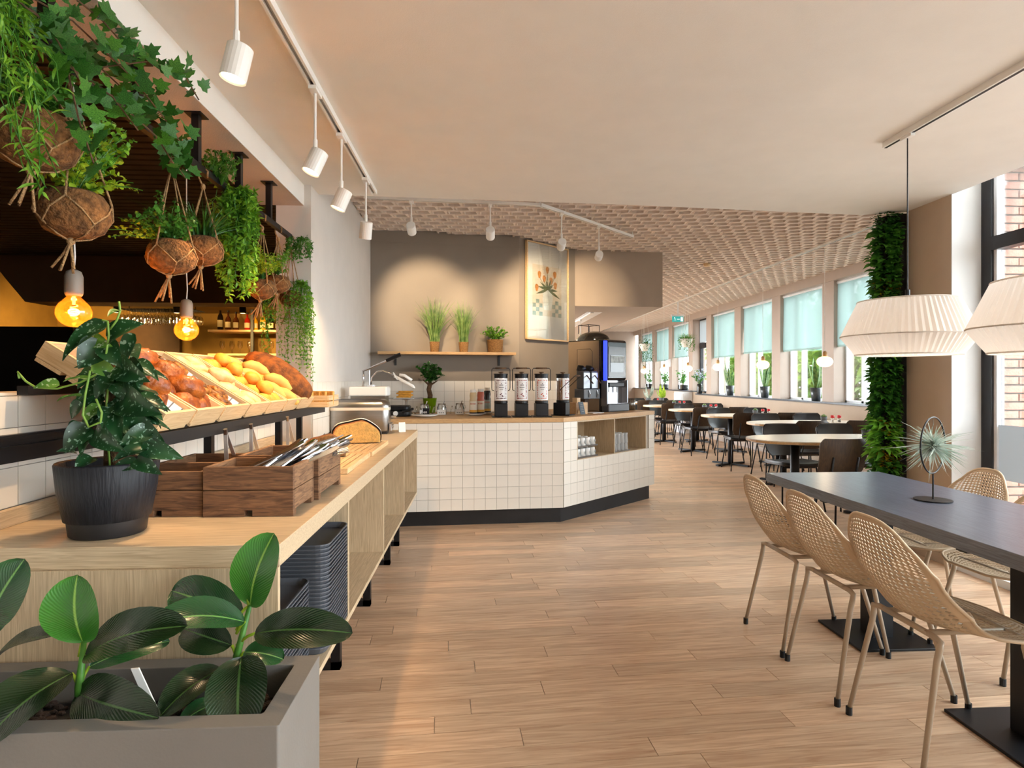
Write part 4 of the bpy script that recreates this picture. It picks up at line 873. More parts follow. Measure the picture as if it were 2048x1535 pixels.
sauce('cream-coloured sauce bottle with a white cap', -.05, 5.76, 'sauce_cream', 'label_cream', 'white_metal'); sauce('pink sauce bottle with a white cap', .02, 5.81, 'sauce_pink', 'label_cream', 'white_metal', .24); sauce('dark brown sauce bottle with a pale cap', .085, 5.98, 'sauce_dark', 'print_check', 'label_cream', .25)
# muesli dispensers
mat('label_white', 'f0eeee', .5, var=.01); mat('berry_dark', '5a2f3a', .6, var=.4, vs=60); mat('berry_red', '9a3f42', .6, var=.35, vs=60); mat('berry_orange', 'c8553a', .6, var=.35, vs=60); mat('ink', '3a3a44', .6)
def dispenser(lab, x, y, rz, berry, lines, handle_fwd=0):
    d = thing('cereal_dispenser', lab, 'dispenser', (x, y, ZB), rz, 'cereal dispensers on the drinks counter'); r = .060
    MB().box(-.085, .085, -.10, .085, 0, .008).build('base_plate', 'black_metal', d, bevel=.002)
    MB().box(-.058, .058, -.055, .07, .008, .122).build('pedestal', 'black_metal', d, bevel=.003)
    MB().lathe([(.0, .1225), (.058, .1225), (.062, .125), (.062, .145), (.0, .145)], 24, (0, -.005, 0)).build('outlet', 'black_metal', d, smooth=False)
    MB().lathe([(r, .145), (r, .365)], 28, (0, -.005, 0)).build('canister', 'clear_glass', d, smooth=True)
    MB().lathe([(0, .146), (r - .004, .146), (r - .004, .33), (0, .335)], 20, (0, -.005, 0)).build('cereal', 'jar_brown', d)
    MB().lathe([(.062, .355), (.062, .385), (.066, .386), (.066, .395), (0, .397)], 24, (0, -.005, 0)).build('lid', 'black_metal', d, smooth=False)
    MB().lathe([(.012, .396), (.012, .402), (.024, .405), (.024, .412), (0, .413)], 14, (0, -.005, 0)).build('lid_knob', 'bark', d)
    l = MB().lathe([(r + .0008, .152), (r + .0008, .352)], 20, (0, -.005, 0), ang=2.5, start=-1.5708 - 1.25).build('label', 'label_white', d, smooth=True)
    m = MB(); q = random.Random(len(lab))
    def dot(a, z, s):
        rr = r + .0018; m.add([(rr*math.cos(a + s*ca_), -.005 + rr*math.sin(a + s*ca_), z + s*r*sa_) for ca_, sa_ in [(math.cos(t_*1.0472), math.sin(t_*1.0472)) for t_ in range(6)]], [(0, 1, 2, 3, 4, 5)])
    for k in range(120):
        u = q.random(); e = q.uniform(-.05, .05); side = q.randrange(4)
        a, z = ((-.78 + 1.56*u, .170 + .01*e), (-.78 + 1.56*u, .334 + .01*e), (-.74 + e*.9, .168 + .168*u), (.74 + e*.9, .168 + .168*u))[side]; dot(-1.5708 + a, z, q.uniform(.03, .075))
    for a, z in ((-.15, .205), (.0, .212), (.1, .195), (.2, .19)): dot(-1.5708 + a, z, .1)
    m.build('fruit_border', berry, l)
    m = MB(); rr = r + .0016
    for a0, a1, z0, z1 in [(-.5, .5, .318, .3187), (-.5, .5, .187, .1877)]: m.lathe([(rr, z0), (rr, z1)], 8, (0, -.005, 0), ang=a1 - a0, start=-1.5708 + a0)
    for a in (-.5, .492): m.lathe([(rr, .187), (rr, .3187)], 1, (0, -.005, 0), ang=.012, start=-1.5708 + a)
    m.lathe([(rr, .300), (rr, .308)], 2, (0, -.005, 0), ang=.12, start=-1.5708 - .06)
    for q_, (z, wd) in enumerate(((.287, .3), (.266, .38), (.252, .3), (.246, .24))):
        n = 6; 
        for i in range(n): m.lathe([(rr, z), (rr, z + (.008 if q_ < 2 else .003))], 1, (0, -.005, 0), ang=2*wd/n*.7, start=-1.5708 - wd + 2*wd/n*i)
    m.build('label_print', 'ink', l)
    h = MB(); f_ = handle_fwd
    hp = [(-.066, -.005, .24), (-.082, -.005, .245), (-.084, -.005, .27), (-.084, -.005, .43), (-.074, -.005, .445), (.074, -.005, .445), (.084, -.005, .43), (.084, -.005, .27), (.082, -.005, .245), (.066, -.005, .24)]
    if f_: hp = [(x_, -.005 - (z_ - .24)*math.sin(f_), .24 + (z_ - .24)*math.cos(f_)) for x_, y_, z_ in hp]
    hd = h.tube(hp, .0035, 8).build('handle', 'black_metal', d, smooth=True); a_, b_ = V(hp[4]), V(hp[5]); MB().tube([a_.lerp(b_, .15), a_.lerp(b_, .85)], .008, 10).build('wooden_grip', 'bark', hd, smooth=True)
dispenser('cereal dispenser whose label has a dark nut and berry border', .205, 5.60, R(2), 'berry_dark', 0); dispenser('cereal dispenser whose label has a maroon fruit border', .395, 5.61, R(2), 'berry_red', 0); dispenser('cereal dispenser whose label has an orange fruit border', .58, 5.62, R(3), 'berry_orange', 0)
dispenser('cereal dispenser turned sideways with its handle folded forward', .80, 5.80, R(62), 'berry_red', 0, R(48))
# tea box, price board, tray, airpots
bx = thing('tea_box', 'small wooden box of tea beside the cereal dispensers', 'box', (.98, 6.02, ZB), R(40)); MB().box(-.09, .09, -.06, .06, 0, .115).build('box_body', 'oak_warm', bx, bevel=.002); MB().box(-.05, .0, -.04, .02, .115, .16).build('tea_packet', 'birch', bx)
cb_ = thing('price_board', 'small leaning slate price board in front of the tea box', 'sign', (1.005, 5.90, ZB), R(35)); mat('slate', '4d5a66', .6, var=.15, vs=30); MB().obox((0, 0, .062), (.062, .006, .125), Matrix.Rotation(R(-16), 3, 'X')).build('slate', 'slate', cb_); MB().obox((0, .03, .055), (.03, .004, .115), Matrix.Rotation(R(18), 3, 'X')).build('prop', 'birch', cb_)
m = MB(); [m.obox((0, -.0045 + (.03 + i*.017 - .062)*.28 - .0012, .03 + i*.017), (.035 - .006*(i % 3), .001, .005), Matrix.Rotation(R(-16), 3, 'X')) for i in range(5)]; m.build('chalk_lines', 'leaf_print', cb_)
sx_ = tag(MB().prism(rrect(.09, .06, .01), 0, .006).build('napkin_stack', 'paper_white'), 'flat stack of white paper in front of the coffee machine', 'paper'); sx_.location = (1.18, 6.17, ZB); sx_.rotation_euler = (0, 0, R(40))
mat('grey_plastic', '51555b', .4, var=.05); mat('thermos', '8d9096', .3, .6)
ap = thing('syrup_station', 'grey holder with two angled pump containers on a dark post', 'dispenser', (1.13, 6.33, ZB), R(38)); MB().box(-.03, .03, .0, .06, 0, .14).build('post', 'brown_panel', ap); MB().box(-.125, .125, -.075, .06, .14, .245).build('holder', 'grey_plastic', ap, bevel=.006)
for s in (-.062, .062):
    m = MB().box(s - .05, s + .05, -.055, .045, .245, .43); c_ = m.build('container', 'grey_plastic', ap, bevel=.01); MB().box(s - .047, s + .047, -.0585, -.055, .25, .41).build('front_face', 'thermos', c_)
    MB().tube([(s, .0, .43), (s, .02, .45), (s - .03, .05, .465)], [.045, .042, .03], 14).build('lid', 'black_metal', c_, smooth=True); MB().bar((s, -.05, .39), (s - .03, -.17, .30), .012, .006).build('lever', 'bark', c_); MB().tube([(s + .015, -.078, .155), (s + .02, -.088, .19), (s + .015, -.078, .228)], .006, 8).build('chrome_pull', 'chrome', c_)
# coffee machine
mat('machine_side', '8f7b66', .4, .15, var=.04); mat('machine_black', '141417', .22, .1, coat=.4); mat('screen_grey', '777b80', .25); emis('blue_light', '2a3cff', 2.2)
cmn = thing('coffee_machine', 'large coffee machine with brown side panels and a blue light strip', 'coffee machine', (1.31, 6.67, ZB), R(38))
w2, d2, hh = .175, .275, .77
MB().box(-w2, w2, -d2 + .07, d2, .0, hh).build('cabinet', 'machine_black', cmn, bevel=.006)
for s in (-1, 1):
    sp_ = MB().box(s*w2 - (.004 if s < 0 else 0), s*w2 + (.004 if s > 0 else 0), -d2 + .1, d2 - .005, .005, hh - .012).build('side_panel', 'machine_side', cmn)
    m = MB(); mm = [(s*(w2 + .0045), y_, z_) for y_, z_ in ((d2 - .14, .28), (d2 - .14, hh - .1), (-d2 + .22, hh - .1), (-d2 + .19, hh - .13), (-d2 + .19, .28))]; m.tube(mm, .002, 5); m.build('panel_groove', 'machine_black', sp_)
MB().box(-w2, w2, -d2, -d2 + .075, .33, hh - .004).build('door', 'machine_black', cmn, bevel=.03)
MB().box(-w2 + .035, w2 - .035, -d2 - .004, -d2, .37, hh - .08).build('glass_front', 'screen_grey', cmn, bevel=.002)
sc_ = MB().box(-w2 + .06, w2 - .06, -d2 - .0075, -d2 - .0045, .42, hh - .17).build('screen', 'machine_black', cmn); MB().box(-w2 + .064, w2 - .064, -d2 - .009, -d2 - .008, .52, hh - .18).build('menu_image', mat('menu_img', '9aa09e', .4, var=.3, vs=25) if True else '', sc_)
MB().box(-w2 - .006, -w2 + .012, -d2 - .006, -d2 + .03, .33, hh - .02).build('light_strip', 'blue_light', cmn, bevel=.008); MB().box(-w2 - .008, -w2 - .004, -d2 + .0, -d2 + .035, .33, hh - .02).build('light_strip', 'blue_light', cmn)
MB().box(-w2 + .012, w2 - .012, -d2 + .06, -d2 + .07, .08, .33).build('mirror_bay', 'chrome', cmn); MB().box(-w2 + .05, w2 - .05, -d2 + .0, -d2 + .06, .26, .31).build('spout_head', 'dark_metal', cmn, bevel=.008)
for x in (-.03, .03): MB().tube([(x, -d2 + .03, .26), (x, -d2 + .03, .2)], .007, 8).build('spout', 'chrome', cmn)
for x in (-w2 + .008, w2 - .008): MB().box(x - .008, x + .008, -d2 - .01, -d2 + .07, .06, .335).build('bay_side', 'thermos', cmn)
MB().box(-w2, w2, -d2 - .03, -d2 + .07, 0, .085).build('drip_tray', 'grey_plastic', cmn, bevel=.012); MB().box(-w2 + .02, w2 - .02, -d2 - .015, -d2 + .05, .0855, .088).build('drip_grille', 'chrome', cmn)
m = MB(); m.lathe([(0.16*math.cos(R(a)), .105*math.sin(R(a))) for a in (0, 15, 30, 45, 60, 75, 90)], 24, (0, .06, hh)); m.v = [(x, .06 + (y - .06)*1.25, z) for x, y, z in m.v]; m.build('bean_hopper', mat('smoked_dome', '1a1816', .12, coat=.5), cmn, smooth=True)
m = MB()
for x, y in ((-.09, .05), (.09, .05), (.09, .2), (-.09, .2)): m.tube([(x, y, hh + .08), (x, y, hh + .175)], .004, 6)
m.tube([(-.09, .05, hh + .175), (.09, .05, hh + .175), (.09, .2, hh + .175), (-.09, .2, hh + .175)], .004, 6, closed=True); m.build('top_rail', 'black_metal', cmn)
stk = MB().box(-w2 - .0065, -w2 - .0055, -d2 + .13, -d2 + .17, .335, .385).build('cup_sticker', mat('sticker', 'd0a898', .6), cmn); m = MB(); [m.tube([(-w2 - .0065, -d2 + .15 - .01*i, .395 + .012*i), (-w2 - .0065, -d2 + .145 - .012*i, .42 + .012*i), (-w2 - .0065, -d2 + .155 - .012*i, .44 + .01*i)], .0018, 4) for i in range(3)]; m.build('steam_print', 'sticker', stk)
# cutlery holder and amber jug at the end
ch = thing('cutlery_holder', 'perforated steel cutlery holder at the end of the counter', 'holder', (1.70, 6.74, ZB))
MB().lathe([(0, 0), (.05, 0), (.05, .13), (.048, .13), (.048, .003), (0, .003)], 24).build('cylinder', 'steel', ch, smooth=True)
m = MB()
for a in range(12):
    for z in range(6): t_ = a*.5236; m.sphere((.0502*math.cos(t_), .0502*math.sin(t_), .025 + z*.018), .0045, 6, 4)
m.build('perforations', 'black_metal', ch); 
ab = thing('carrier_basket', 'wire carrier with amber bottles and a wooden handle behind the coffee machine', 'carrier', (1.60, 6.93, ZB)); mat('amber', 'c9791c', .2, coat=.3)
for x in (-.06, .0, .06): MB().lathe([(0, 0), (.032, 0), (.033, .1), (.03, .14), (.02, .155), (0, .155)], 12, (x, 0, .03)).build('amber_jar', 'amber', ab, smooth=True)
for x in (-.1, .1): MB().tube([(x, 0, .0), (x, 0, .27)], .005, 6).build('upright', 'black_metal', ab)
MB().tube([(-.1, 0, .27), (.1, 0, .27)], .01, 8).build('handle', 'oak_warm', ab); MB().box(-.1, .1, -.045, .045, .02, .028).build('tray', 'black_metal', ab)
for s in (-1, 1): MB().bar((.1, s*.035, 0), (.1, 0, .2), .006).build('brace', 'black_metal', ab)
# ---------------------------------------------------------------- dark long table and perforated shell chairs
dt = thing('long_table', 'long dark grey wooden table on two black pedestals', 'table', (2.0, 1.9, 0))
MB().box(-.338, .338, -1.9, 1.545, .70, .75).build('table_top', 'dark_table', dt, bevel=.002)
for y in (1.12, .24):
    p = MB().box(-.052, .052, y - .105, y - .005, .012, .70).build('pedestal', 'black_metal', dt); MB().box(-.195, .195, y - .235, y + .135, 0, .012).build('base_plate', 'black_metal', dt, bevel=.002); MB().box(-.28, .28, y - .08, y - .03, .675, .70).build('cross_bar', 'black_metal', dt)
mat('shell_beige', 'cdb597', .5, var=.03); mat('leg_beige', 'b5a48f', .4, .2, var=.03); mat('rubber', '151516', .7)
# the shell: one curved surface, seat and back, cut through with rows of holes
def shell_pt(u, v):
    """u -1..1 across, v 0..1 from the seat's front lip over the bend to the top of the back; the chair faces +x"""
    S1 = .42
    if v < .5:
        q = v/.5; x = .23 - .40*q; z = .452 - .012*math.sin(math.pi*q*.9) + (.0 if q < .75 else .035*((q-.75)/.25)**2) - .018*(1-q)**3; hw = .20 + .035*math.sin(math.pi*min(1, q*1.15))
    else:
        q = (v - .5)/.5; a = q; x = -.17 - .055*math.sin(min(1, q*2.2)*1.57) - .075*q; z = .475 + .335*q**1.0; hw = .2275 - .012*q - .175*max(0, q - .40)**2.0
    if v < .12: hw *= 1 - .5*((.12 - v)/.12)**2.2
    y = u*hw; au = abs(u)
    if v < .5: z += .028*au**3*min(1, v*3); x2 = x
    else: x2 = x + .075*au**2.2*(1 - .45*q)
    if .3 < v <= .5:
        k = (v - .3)/.2; z += .05*k*k*au**2.2
        x2 = x + .075*au**2.2*k
    elif v > .5: z += .05*au**2.2*max(0, 1 - (v-.5)*3.2) - .07*au**3*max(0, q - .5)*2
    return V((x2, y, z))
NU, NV = 20, 46
sm = MB()
def inside(u, v): return True
P_ = {}
def SP(a, b): return shell_pt(-1 + 2*a/NU, b/NV)
vidx = {}
sv = []; sf_ = []
def vid(a, b):
    k = (round(a, 3), round(b, 3))
    if k not in vidx: vidx[k] = len(sv); sv.append(tuple(SP(a, b)))
    return vidx[k]
for i in range(NU):
    for j in range(NV):
        rim = i in (0, NU-1) or j in (0, NV-1)
        c = [vid(i, j), vid(i+1, j), vid(i+1, j+1), vid(i, j+1)]
        if rim or 28 <= j <= 29 and False: sf_.append(tuple(c)); continue
        h = [vid(i+.5, j+.06), vid(i+.94, j+.5), vid(i+.5, j+.94), vid(i+.06, j+.5)]
        sf_ += [(c[0], c[1], h[0]), (c[1], h[1], h[0]), (c[1], c[2], h[1]), (c[2], h[2], h[1]), (c[2], c[3], h[2]), (c[3], h[3], h[2]), (c[3], c[0], h[3]), (c[0], h[0], h[3])]
sm.add(sv, sf_); shell_me = sm.mesh('shell', 'shell_beige', True)
edge = [shell_pt(-1, j/40) for j in range(41)] + [shell_pt(-1 + 2*i/12, 1) for i in range(1, 12)] + [shell_pt(1, 1 - j/40) for j in range(41)] + [shell_pt(1 - 2*i/12, 0) for i in range(1, 12)]
em = MB(); em.tube(edge, .0065, 8, closed=True); edge_me = em.mesh('rim', 'shell_beige', True)
def bent(p, q, r, n=4): return [p.lerp(q, i/n) for i in range(n+1)]
def shell_chair(lab, x, y, rz, grp='beige perforated shell chairs at the long table'):
    c = thing('shell_chair', lab, 'chair', (x, y, 0), rz, grp)
    s = link('shell', shell_me, c); so = s.modifiers.new('thick', 'SOLIDIFY'); so.thickness = .005; so.offset = 0; link('rim', edge_me, s)
    for sx, sy in ((-1, -1), (-1, 1), (1, -1), (1, 1)):
        top = V((.13 if sx > 0 else -.15, .16*sy, .425)); foot = V((.245 if sx > 0 else -.235, .195*sy, .02)); kn_ = top.lerp(foot, .06)
        l = link('leg', leg_mes[(sx, sy)], c); link('foot_cap', cap_mes[(sx, sy)], l)
    link('under_frame', uf_me, c); return c
leg_mes = {}; cap_mes = {}
for sx, sy in ((-1, -1), (-1, 1), (1, -1), (1, 1)):
    top = V((.13 if sx > 0 else -.15, .16*sy, .432)); foot = V((.245 if sx > 0 else -.235, .195*sy, .018)); d = (foot - top)
    inn = V((top.x, 0.10*sy, .436)); pts = [inn, V((top.x, .14*sy, .436)), top + V((0, 0, 0)) + V((.004*sx, .01*sy, -.002)), top + d*.06 + V((0, .004*sy, 0)), top + d*.15, foot]
    m = MB(); m.tube(pts, [.0105]*5 + [.0085], 10); leg_mes[(sx, sy)] = m.mesh('leg', 'leg_beige', True)
    m = MB(); m.tube([foot + V((0, 0, .012)), foot - V((0, 0, .018))], .012, 10); cap_mes[(sx, sy)] = m.mesh('foot_cap', 'rubber')
m = MB()
for x in (.13, -.15): m.tube([(x, -.11, .436), (x, .11, .436)], .0105, 10)
for y in (-.1, .1): m.tube([(-.15, y, .436), (.13, y, .436)], .0095, 10)
m.box(-.03, .03, -.05, .05, .43, .446); uf_me = m.mesh('under_frame', 'leg_beige', True)
shell_chair('beige perforated shell chair by the table end, facing away from the buffet', 1.645, 2.955, 0)
shell_chair('beige perforated shell chair in the middle of the row of three', 1.65, 2.53, 0)
shell_chair('beige perforated shell chair with its seat pushed toward the second table pedestal', 1.66, 2.08, 0)
shell_chair('beige perforated shell chair across the long table beside the air plant', 2.42, 3.12, R(176))
shell_chair('beige perforated shell chair across the long table in front of the frosted glass', 2.44, 2.66, R(183))
# ring stand with an air plant
rs = thing('air_plant_stand', 'black metal ring on a round foot', 'stand', (2.025, 2.615, .751))
MB().lathe([(0, .0), (.073, 0), (.075, .002), (.075, .004), (0, .005)], 28).build('foot', 'black_metal', rs); MB().tube([(0, 0, .004), (0, 0, .12)], .0035, 8).build('rod', 'black_metal', rs)
MB().tube([(.125*math.cos(a)*.855, .125*math.cos(a)*.518, .245 + .125*math.sin(a)) for a in [2*math.pi*i/40 for i in range(40)]], .0035, 8, closed=True).build('ring', 'black_metal', rs, smooth=True)
MB().tube([(0, 0, .37), (0, 0, .32)], .001, 5).build('thread', 'black_metal', rs)
leafmat('silver_leaf', '8fa393', 'c9d2c8', .6, .3, 18)
apl = thing('air_plant', 'silvery green air plant with wispy leaves hanging in the black ring', 'plant', (2.025, 2.615, .99))
q = random.Random(2); m = MB()
for k in range(240):
    z = q.uniform(-.75, 1); a = q.random()*6.283; s_ = math.sqrt(max(0, 1 - z*z)); d = V((s_*math.cos(a), s_*math.sin(a), z)); L = q.uniform(.08, .145)*(1.25 if q.random() < .15 else 1); x_ = d.orthogonal().normalized(); x_ = x_*math.cos(k) + d.cross(x_)*math.sin(k); cv_ = V((q.uniform(-1, 1), q.uniform(-1, 1), -.6))*.35*L
    m.grid([[d*(L*u) + cv_*u*u - x_*(.0038*(1-u)**.8 + .0003), d*(L*u) + cv_*u*u + x_*(.0038*(1-u)**.8 + .0003)] for u in (0, .25, .5, .75, 1)])
m.build('leaves', 'silver_leaf', apl, smooth=True)['kind'] = 'stuff'; MB().sphere((0, 0, 0), .018, 10, 6).build('core', 'silver_leaf', apl, smooth=True)
# pleated pendant lamps
cloth_glow('lamp_fabric', 'e9e2da', .38); emis('lamp_disc', 'ffd9b8', 1.6)
tk = thing('pendant_track', 'white ceiling track the pleated lamps hang from', 'track', (2.18, 1.6, 2.53)); MB().box(-.017, .017, -1.6, 1.56, 0, .03).build('rail', 'white_metal', tk); MB().box(-.007, .007, -1.6, 1.56, -.001, 0).build('groove', 'dark_metal', tk)
def pleat(lab, x, y, zw):
    p = thing('pleated_pendant', lab, 'lamp', (x, y, zw), 0, 'pleated pendant lamps'); n = 66
    prof = [(.225, .178), (.305, .0), (.235, -.095)]
    def ring(r, z, off): return [(rr*math.cos(t), rr*math.sin(t), z) for t, rr in [(2*math.pi*i/(2*n), r*(1 - (.022 if i % 2 else 0))) for i in range(2*n)]]
    sh_ = MB().grid([ring(.305, .0, 0), ring(.265, .089, 0), ring(.225, .178, 0)], closed=True).build('upper_shade', 'lamp_fabric', p); MB().grid([ring(.235, -.095, 0), ring(.27, -.047, 0), ring(.305, 0, 0)], closed=True).build('lower_shade', 'lamp_fabric', p)
    for r, z in ((.303, 0), (.224, .178), (.234, -.095)): MB().tube([(r*math.cos(t), r*math.sin(t), z) for t in [2*math.pi*i/60 for i in range(60)]], .0035, 6, closed=True).build('shade_ring', 'lamp_fabric', p)
    MB().lathe([(0, -.06), (.05, -.06), (.05, -.02), (.02, .03), (0, .04)], 16).build('bulb', 'lamp_disc', p, smooth=True)
    m = MB()
    for a in (0, 2.094, 4.189): m.tube([(0, 0, .16), (.222*math.cos(a), .222*math.sin(a), .176)], .002, 5)
    m.build('spider', 'white_metal', p); MB().tube([(0, 0, .04), (0, 0, .235)], .012, 10).build('socket', 'dark_metal', p); MB().tube([(0, 0, .23), (0, 0, 2.53 - zw)], .003, 6).build('cord', 'black_metal', p); MB().box(-.012, .012, -.04, .04, 2.515 - zw, 2.53 - zw).build('adapter', 'white_metal', p)
    point(p, (0, 0, -.08), 3, (1, .9, .8), .05)
pleat('white pleated pendant lamp hanging in front of the green plant wall', 2.18, 2.99, 1.51); pleat('white pleated pendant lamp hanging in front of the brick wall window', 2.18, 2.15, 1.485)
# ---------------------------------------------------------------- green plant wall
gw = thing('plant_wall', 'narrow vertical panel of mixed green plants in a black frame', 'plant wall', (3.2, 4.54, 0))
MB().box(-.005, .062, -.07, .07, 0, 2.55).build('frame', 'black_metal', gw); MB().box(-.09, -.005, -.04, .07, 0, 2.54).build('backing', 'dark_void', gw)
q = random.Random(21)
leafmat('yellow_leaf', 'b08a14', 'd8b82a', .5, .3, 20)
band = [('dark_leaf', 2.56, 2.25, .03, .6), ('mid_leaf', 2.45, 2.0, .06, .6), ('dark_leaf', 2.15, 1.85, .03, .6), ('yellow_leaf', 2.06, 1.94, .018, .8), ('mid_leaf', 1.98, 1.8, .05, .6), ('fern_leaf', 1.86, 1.5, .12, .25), ('dark_leaf', 1.5, 1.0, .05, .6), ('mid_leaf', 1.45, .95, .055, .6), ('yellow_leaf', .98, .88, .02, .8), ('fern_leaf', .95, .72, .11, .3), ('yellow_leaf', .74, .62, .018, .8), ('mid_leaf', .68, .25, .06, .6), ('dark_leaf', .3, 0.06, .06, .6), ('fern_leaf', .3, .1, .08, .4)]
for mt_, z1, z0, ls, wd in band:
    m = MB(); n = int(190*(z1 - z0)/max(ls, .03)*.06/.06*.35) + 50
    for k in range(n):
        z = q.uniform(z0, z1); side = q.random()
        if side < .55: b_ = V((q.uniform(-.11, .0), -.045, z)); d = V((q.uniform(-.7, .6), -1, q.uniform(-.5, .6)))
        else: b_ = V((-.09, q.uniform(-.04, .06), z)); d = V((-1, q.uniform(-.8, .4), q.uniform(-.5, .6)))
        d.normalize(); L = ls*q.uniform(.7, 1.5); 
        if b_.x > -.04: L *= .7; d.x = -abs(d.x)*.5
        st = b_ + d*q.uniform(0, .05 if mt_ != 'fern_leaf' else .01); m.leaf(st, st + d*L + V((0, 0, -.1*L)), L*wd, (q.uniform(-.5, .5), -.5, 1), .12, .12, (0, .75, 1, .75, .3, 0))
    m.build('leaf_patch', mt_, gw, smooth=True)['kind'] = 'stuff'
# ---------------------------------------------------------------- round-ended dining tables and black chairs
def oval(a, b, n=40, e=2.6):
    return [(a*math.copysign(abs(math.cos(t))**(2/e), math.cos(t)), b*math.copysign(abs(math.sin(t))**(2/e), math.sin(t))) for t in [2*math.pi*i/n for i in range(n)]]
def oval_table(lab, xc, yc, a, b):
    t = thing('dining_table', lab, 'table', (xc, yc, 0), 0, 'round-ended dining tables'); MB().prism(oval(a, b), .722, .75).build('table_top', ['pale_top'], t, bevel=.004)
    MB().prism(oval(a + .0005, b + .0005), .724, .742).build('edge_band', 'oak_warm', t)
    for s in (-1, 1):
        x = s*(a - .42); MB().tube([(x, 0, .02), (x, 0, .722)], .04, 14).build('pedestal', 'black_metal', t, smooth=True)
        m = MB()
        for dx, dy in ((.27, .16), (-.27, -.16), (.16, -.27), (-.16, .27)): m.bar((x, 0, .02), (x + dx, dy, .014), .05, .022)
        m.build('cross_base', 'black_metal', t); MB().box(x - .14, x + .14, -.14, .14, .712, .722).build('mount_plate', 'black_metal', t)
TB = [(3.30, 5.45, .82, .40, 'round-ended pale dining table with a lone cactus pot next to the plant wall'), (4.17, 7.40, .80, .45, 'round-ended pale dining table whose cactus stands beside two red-capped shakers'), (4.17, 9.02, .79, .44, 'round-ended pale dining table third from the plant wall'), (4.19, 10.75, .77, .44, 'round-ended pale dining table fourth from the plant wall'), (4.19, 12.45, .77, .44, 'round-ended pale dining table opposite the exit door'), (3.98, 14.15, .77, .44, 'round-ended pale dining table with leafy pots at the far end')]
for x, y, a, b, l in TB: oval_table(l, x, y, a, b)
mat('black_pad', '14161b', .35, var=.1, coat=.15); wood('chair_back', '2a1d15', '45321f', stretch=(26, 26, 2.5), scale=3, rough=.45)
def pad(pts_fn, th, nx=10, ny=8):
    front = [[pts_fn(-1 + 2*i/nx, j/ny) for i in range(nx+1)] for j in range(ny+1)]; return front
def back_pt(u, v, off):
    hw = .205*(1 - .12*(1-v)) * (1 - .0*v); a = abs(u); corner = .055
    z = .50 + .325*v; y = hw*u
    if v > .8: y *= 1 - .22*((v-.8)/.2)**2.5
    if v < .25: y *= 1 - .22*((.25-v)/.25)**2
    x = -.20 - .09*v + .045*a*a - .02*math.sin(math.pi*v) + off; return V((x, y, z))
def sheet(fn, th, nx, ny):
    m = MB(); A = [[fn(-1 + 2*i/nx, j/ny, 0) for i in range(nx+1)] for j in range(ny+1)]; B = [[fn(-1 + 2*i/nx, j/ny, th) for i in range(nx+1)] for j in range(ny+1)]
    m.grid(A); m.grid([r[::-1] for r in B]); per = lambda G: G[0] + [r[-1] for r in G[1:]] + G[-1][::-1][1:] + [r[0] for r in G[::-1]][1:-1]
    a, b = per(A), per(B); m.grid([b + b[:1], a + a[:1]]); return m
seat_fn = lambda u, v, off: V((-.19 + .42*v, (.205 + .015*math.sin(3*v))*u*(1 - .1*max(0, v - .8)*5*abs(u)), .455 - .02*math.cos(1.6*v) + .012*u*u + off - .02*max(0, v-.8)*3))
bc_back = sheet(lambda u, v, o: back_pt(u, v, -o), .010, 10, 9).mesh('back_shell', 'chair_back', True); bc_pad = sheet(lambda u, v, o: back_pt(u*.97, .02 + .96*v, .001 + o*(1 - .5*abs(u)**4)), .022, 10, 9).mesh('back_pad', 'black_pad', True)
bc_seat = sheet(lambda u, v, o: seat_fn(u, v, -o), .012, 8, 8).mesh('seat_shell', 'chair_back', True); bc_spad = sheet(lambda u, v, o: seat_fn(u*.97, .02 + .96*v, .001 + o), .022, 8, 8).mesh('seat_pad', 'black_pad', True)
bl_ = {}
for sx, sy in ((-1, -1), (-1, 1), (1, -1), (1, 1)):
    m = MB(); m.tube([(.06*sx, .12*sy, .425), (.13*sx, .17*sy, .42), (.215*sx, .215*sy, .0)], .0085, 8); bl_[(sx, sy)] = m.mesh('leg', 'black_metal', True)
bc_brs = []
for s in (-1, 1):
    m = MB(); m.tube([(-.1, s*.1, .425), (-.2, s*.1, .44), (-.235, s*.1, .52), (-.27, s*.1, .68)], .009, 8); bc_brs.append(m.mesh('back_brace', 'black_metal', True))
m = MB()
m.tube([(.13, -.17, .42), (.13, .17, .42)], .0085, 8); m.tube([(-.13, -.17, .42), (-.13, .17, .42)], .0085, 8); m.box(-.13, .13, -.02, .02, .413, .424); bc_br = m.mesh('seat_frame', 'black_metal', True)
def black_chair(lab, x, y, rz, grp):
    c = thing('dining_chair', lab, 'chair', (x, y, 0), rz, grp)
    link('back_shell', bc_back, c); link('back_pad', bc_pad, c); link('seat_shell', bc_seat, c); link('seat_pad', bc_spad, c); link('seat_frame', bc_br, c)
    for q_ in bc_brs: link('back_brace', q_, c)
    for k in bl_: link('leg', bl_[k], c)
tn = ['table with the lone cactus', 'table with the cactus and two shakers', 'third table from the plant wall', 'fourth table from the plant wall', 'table opposite the exit door', 'far table with leafy pots']
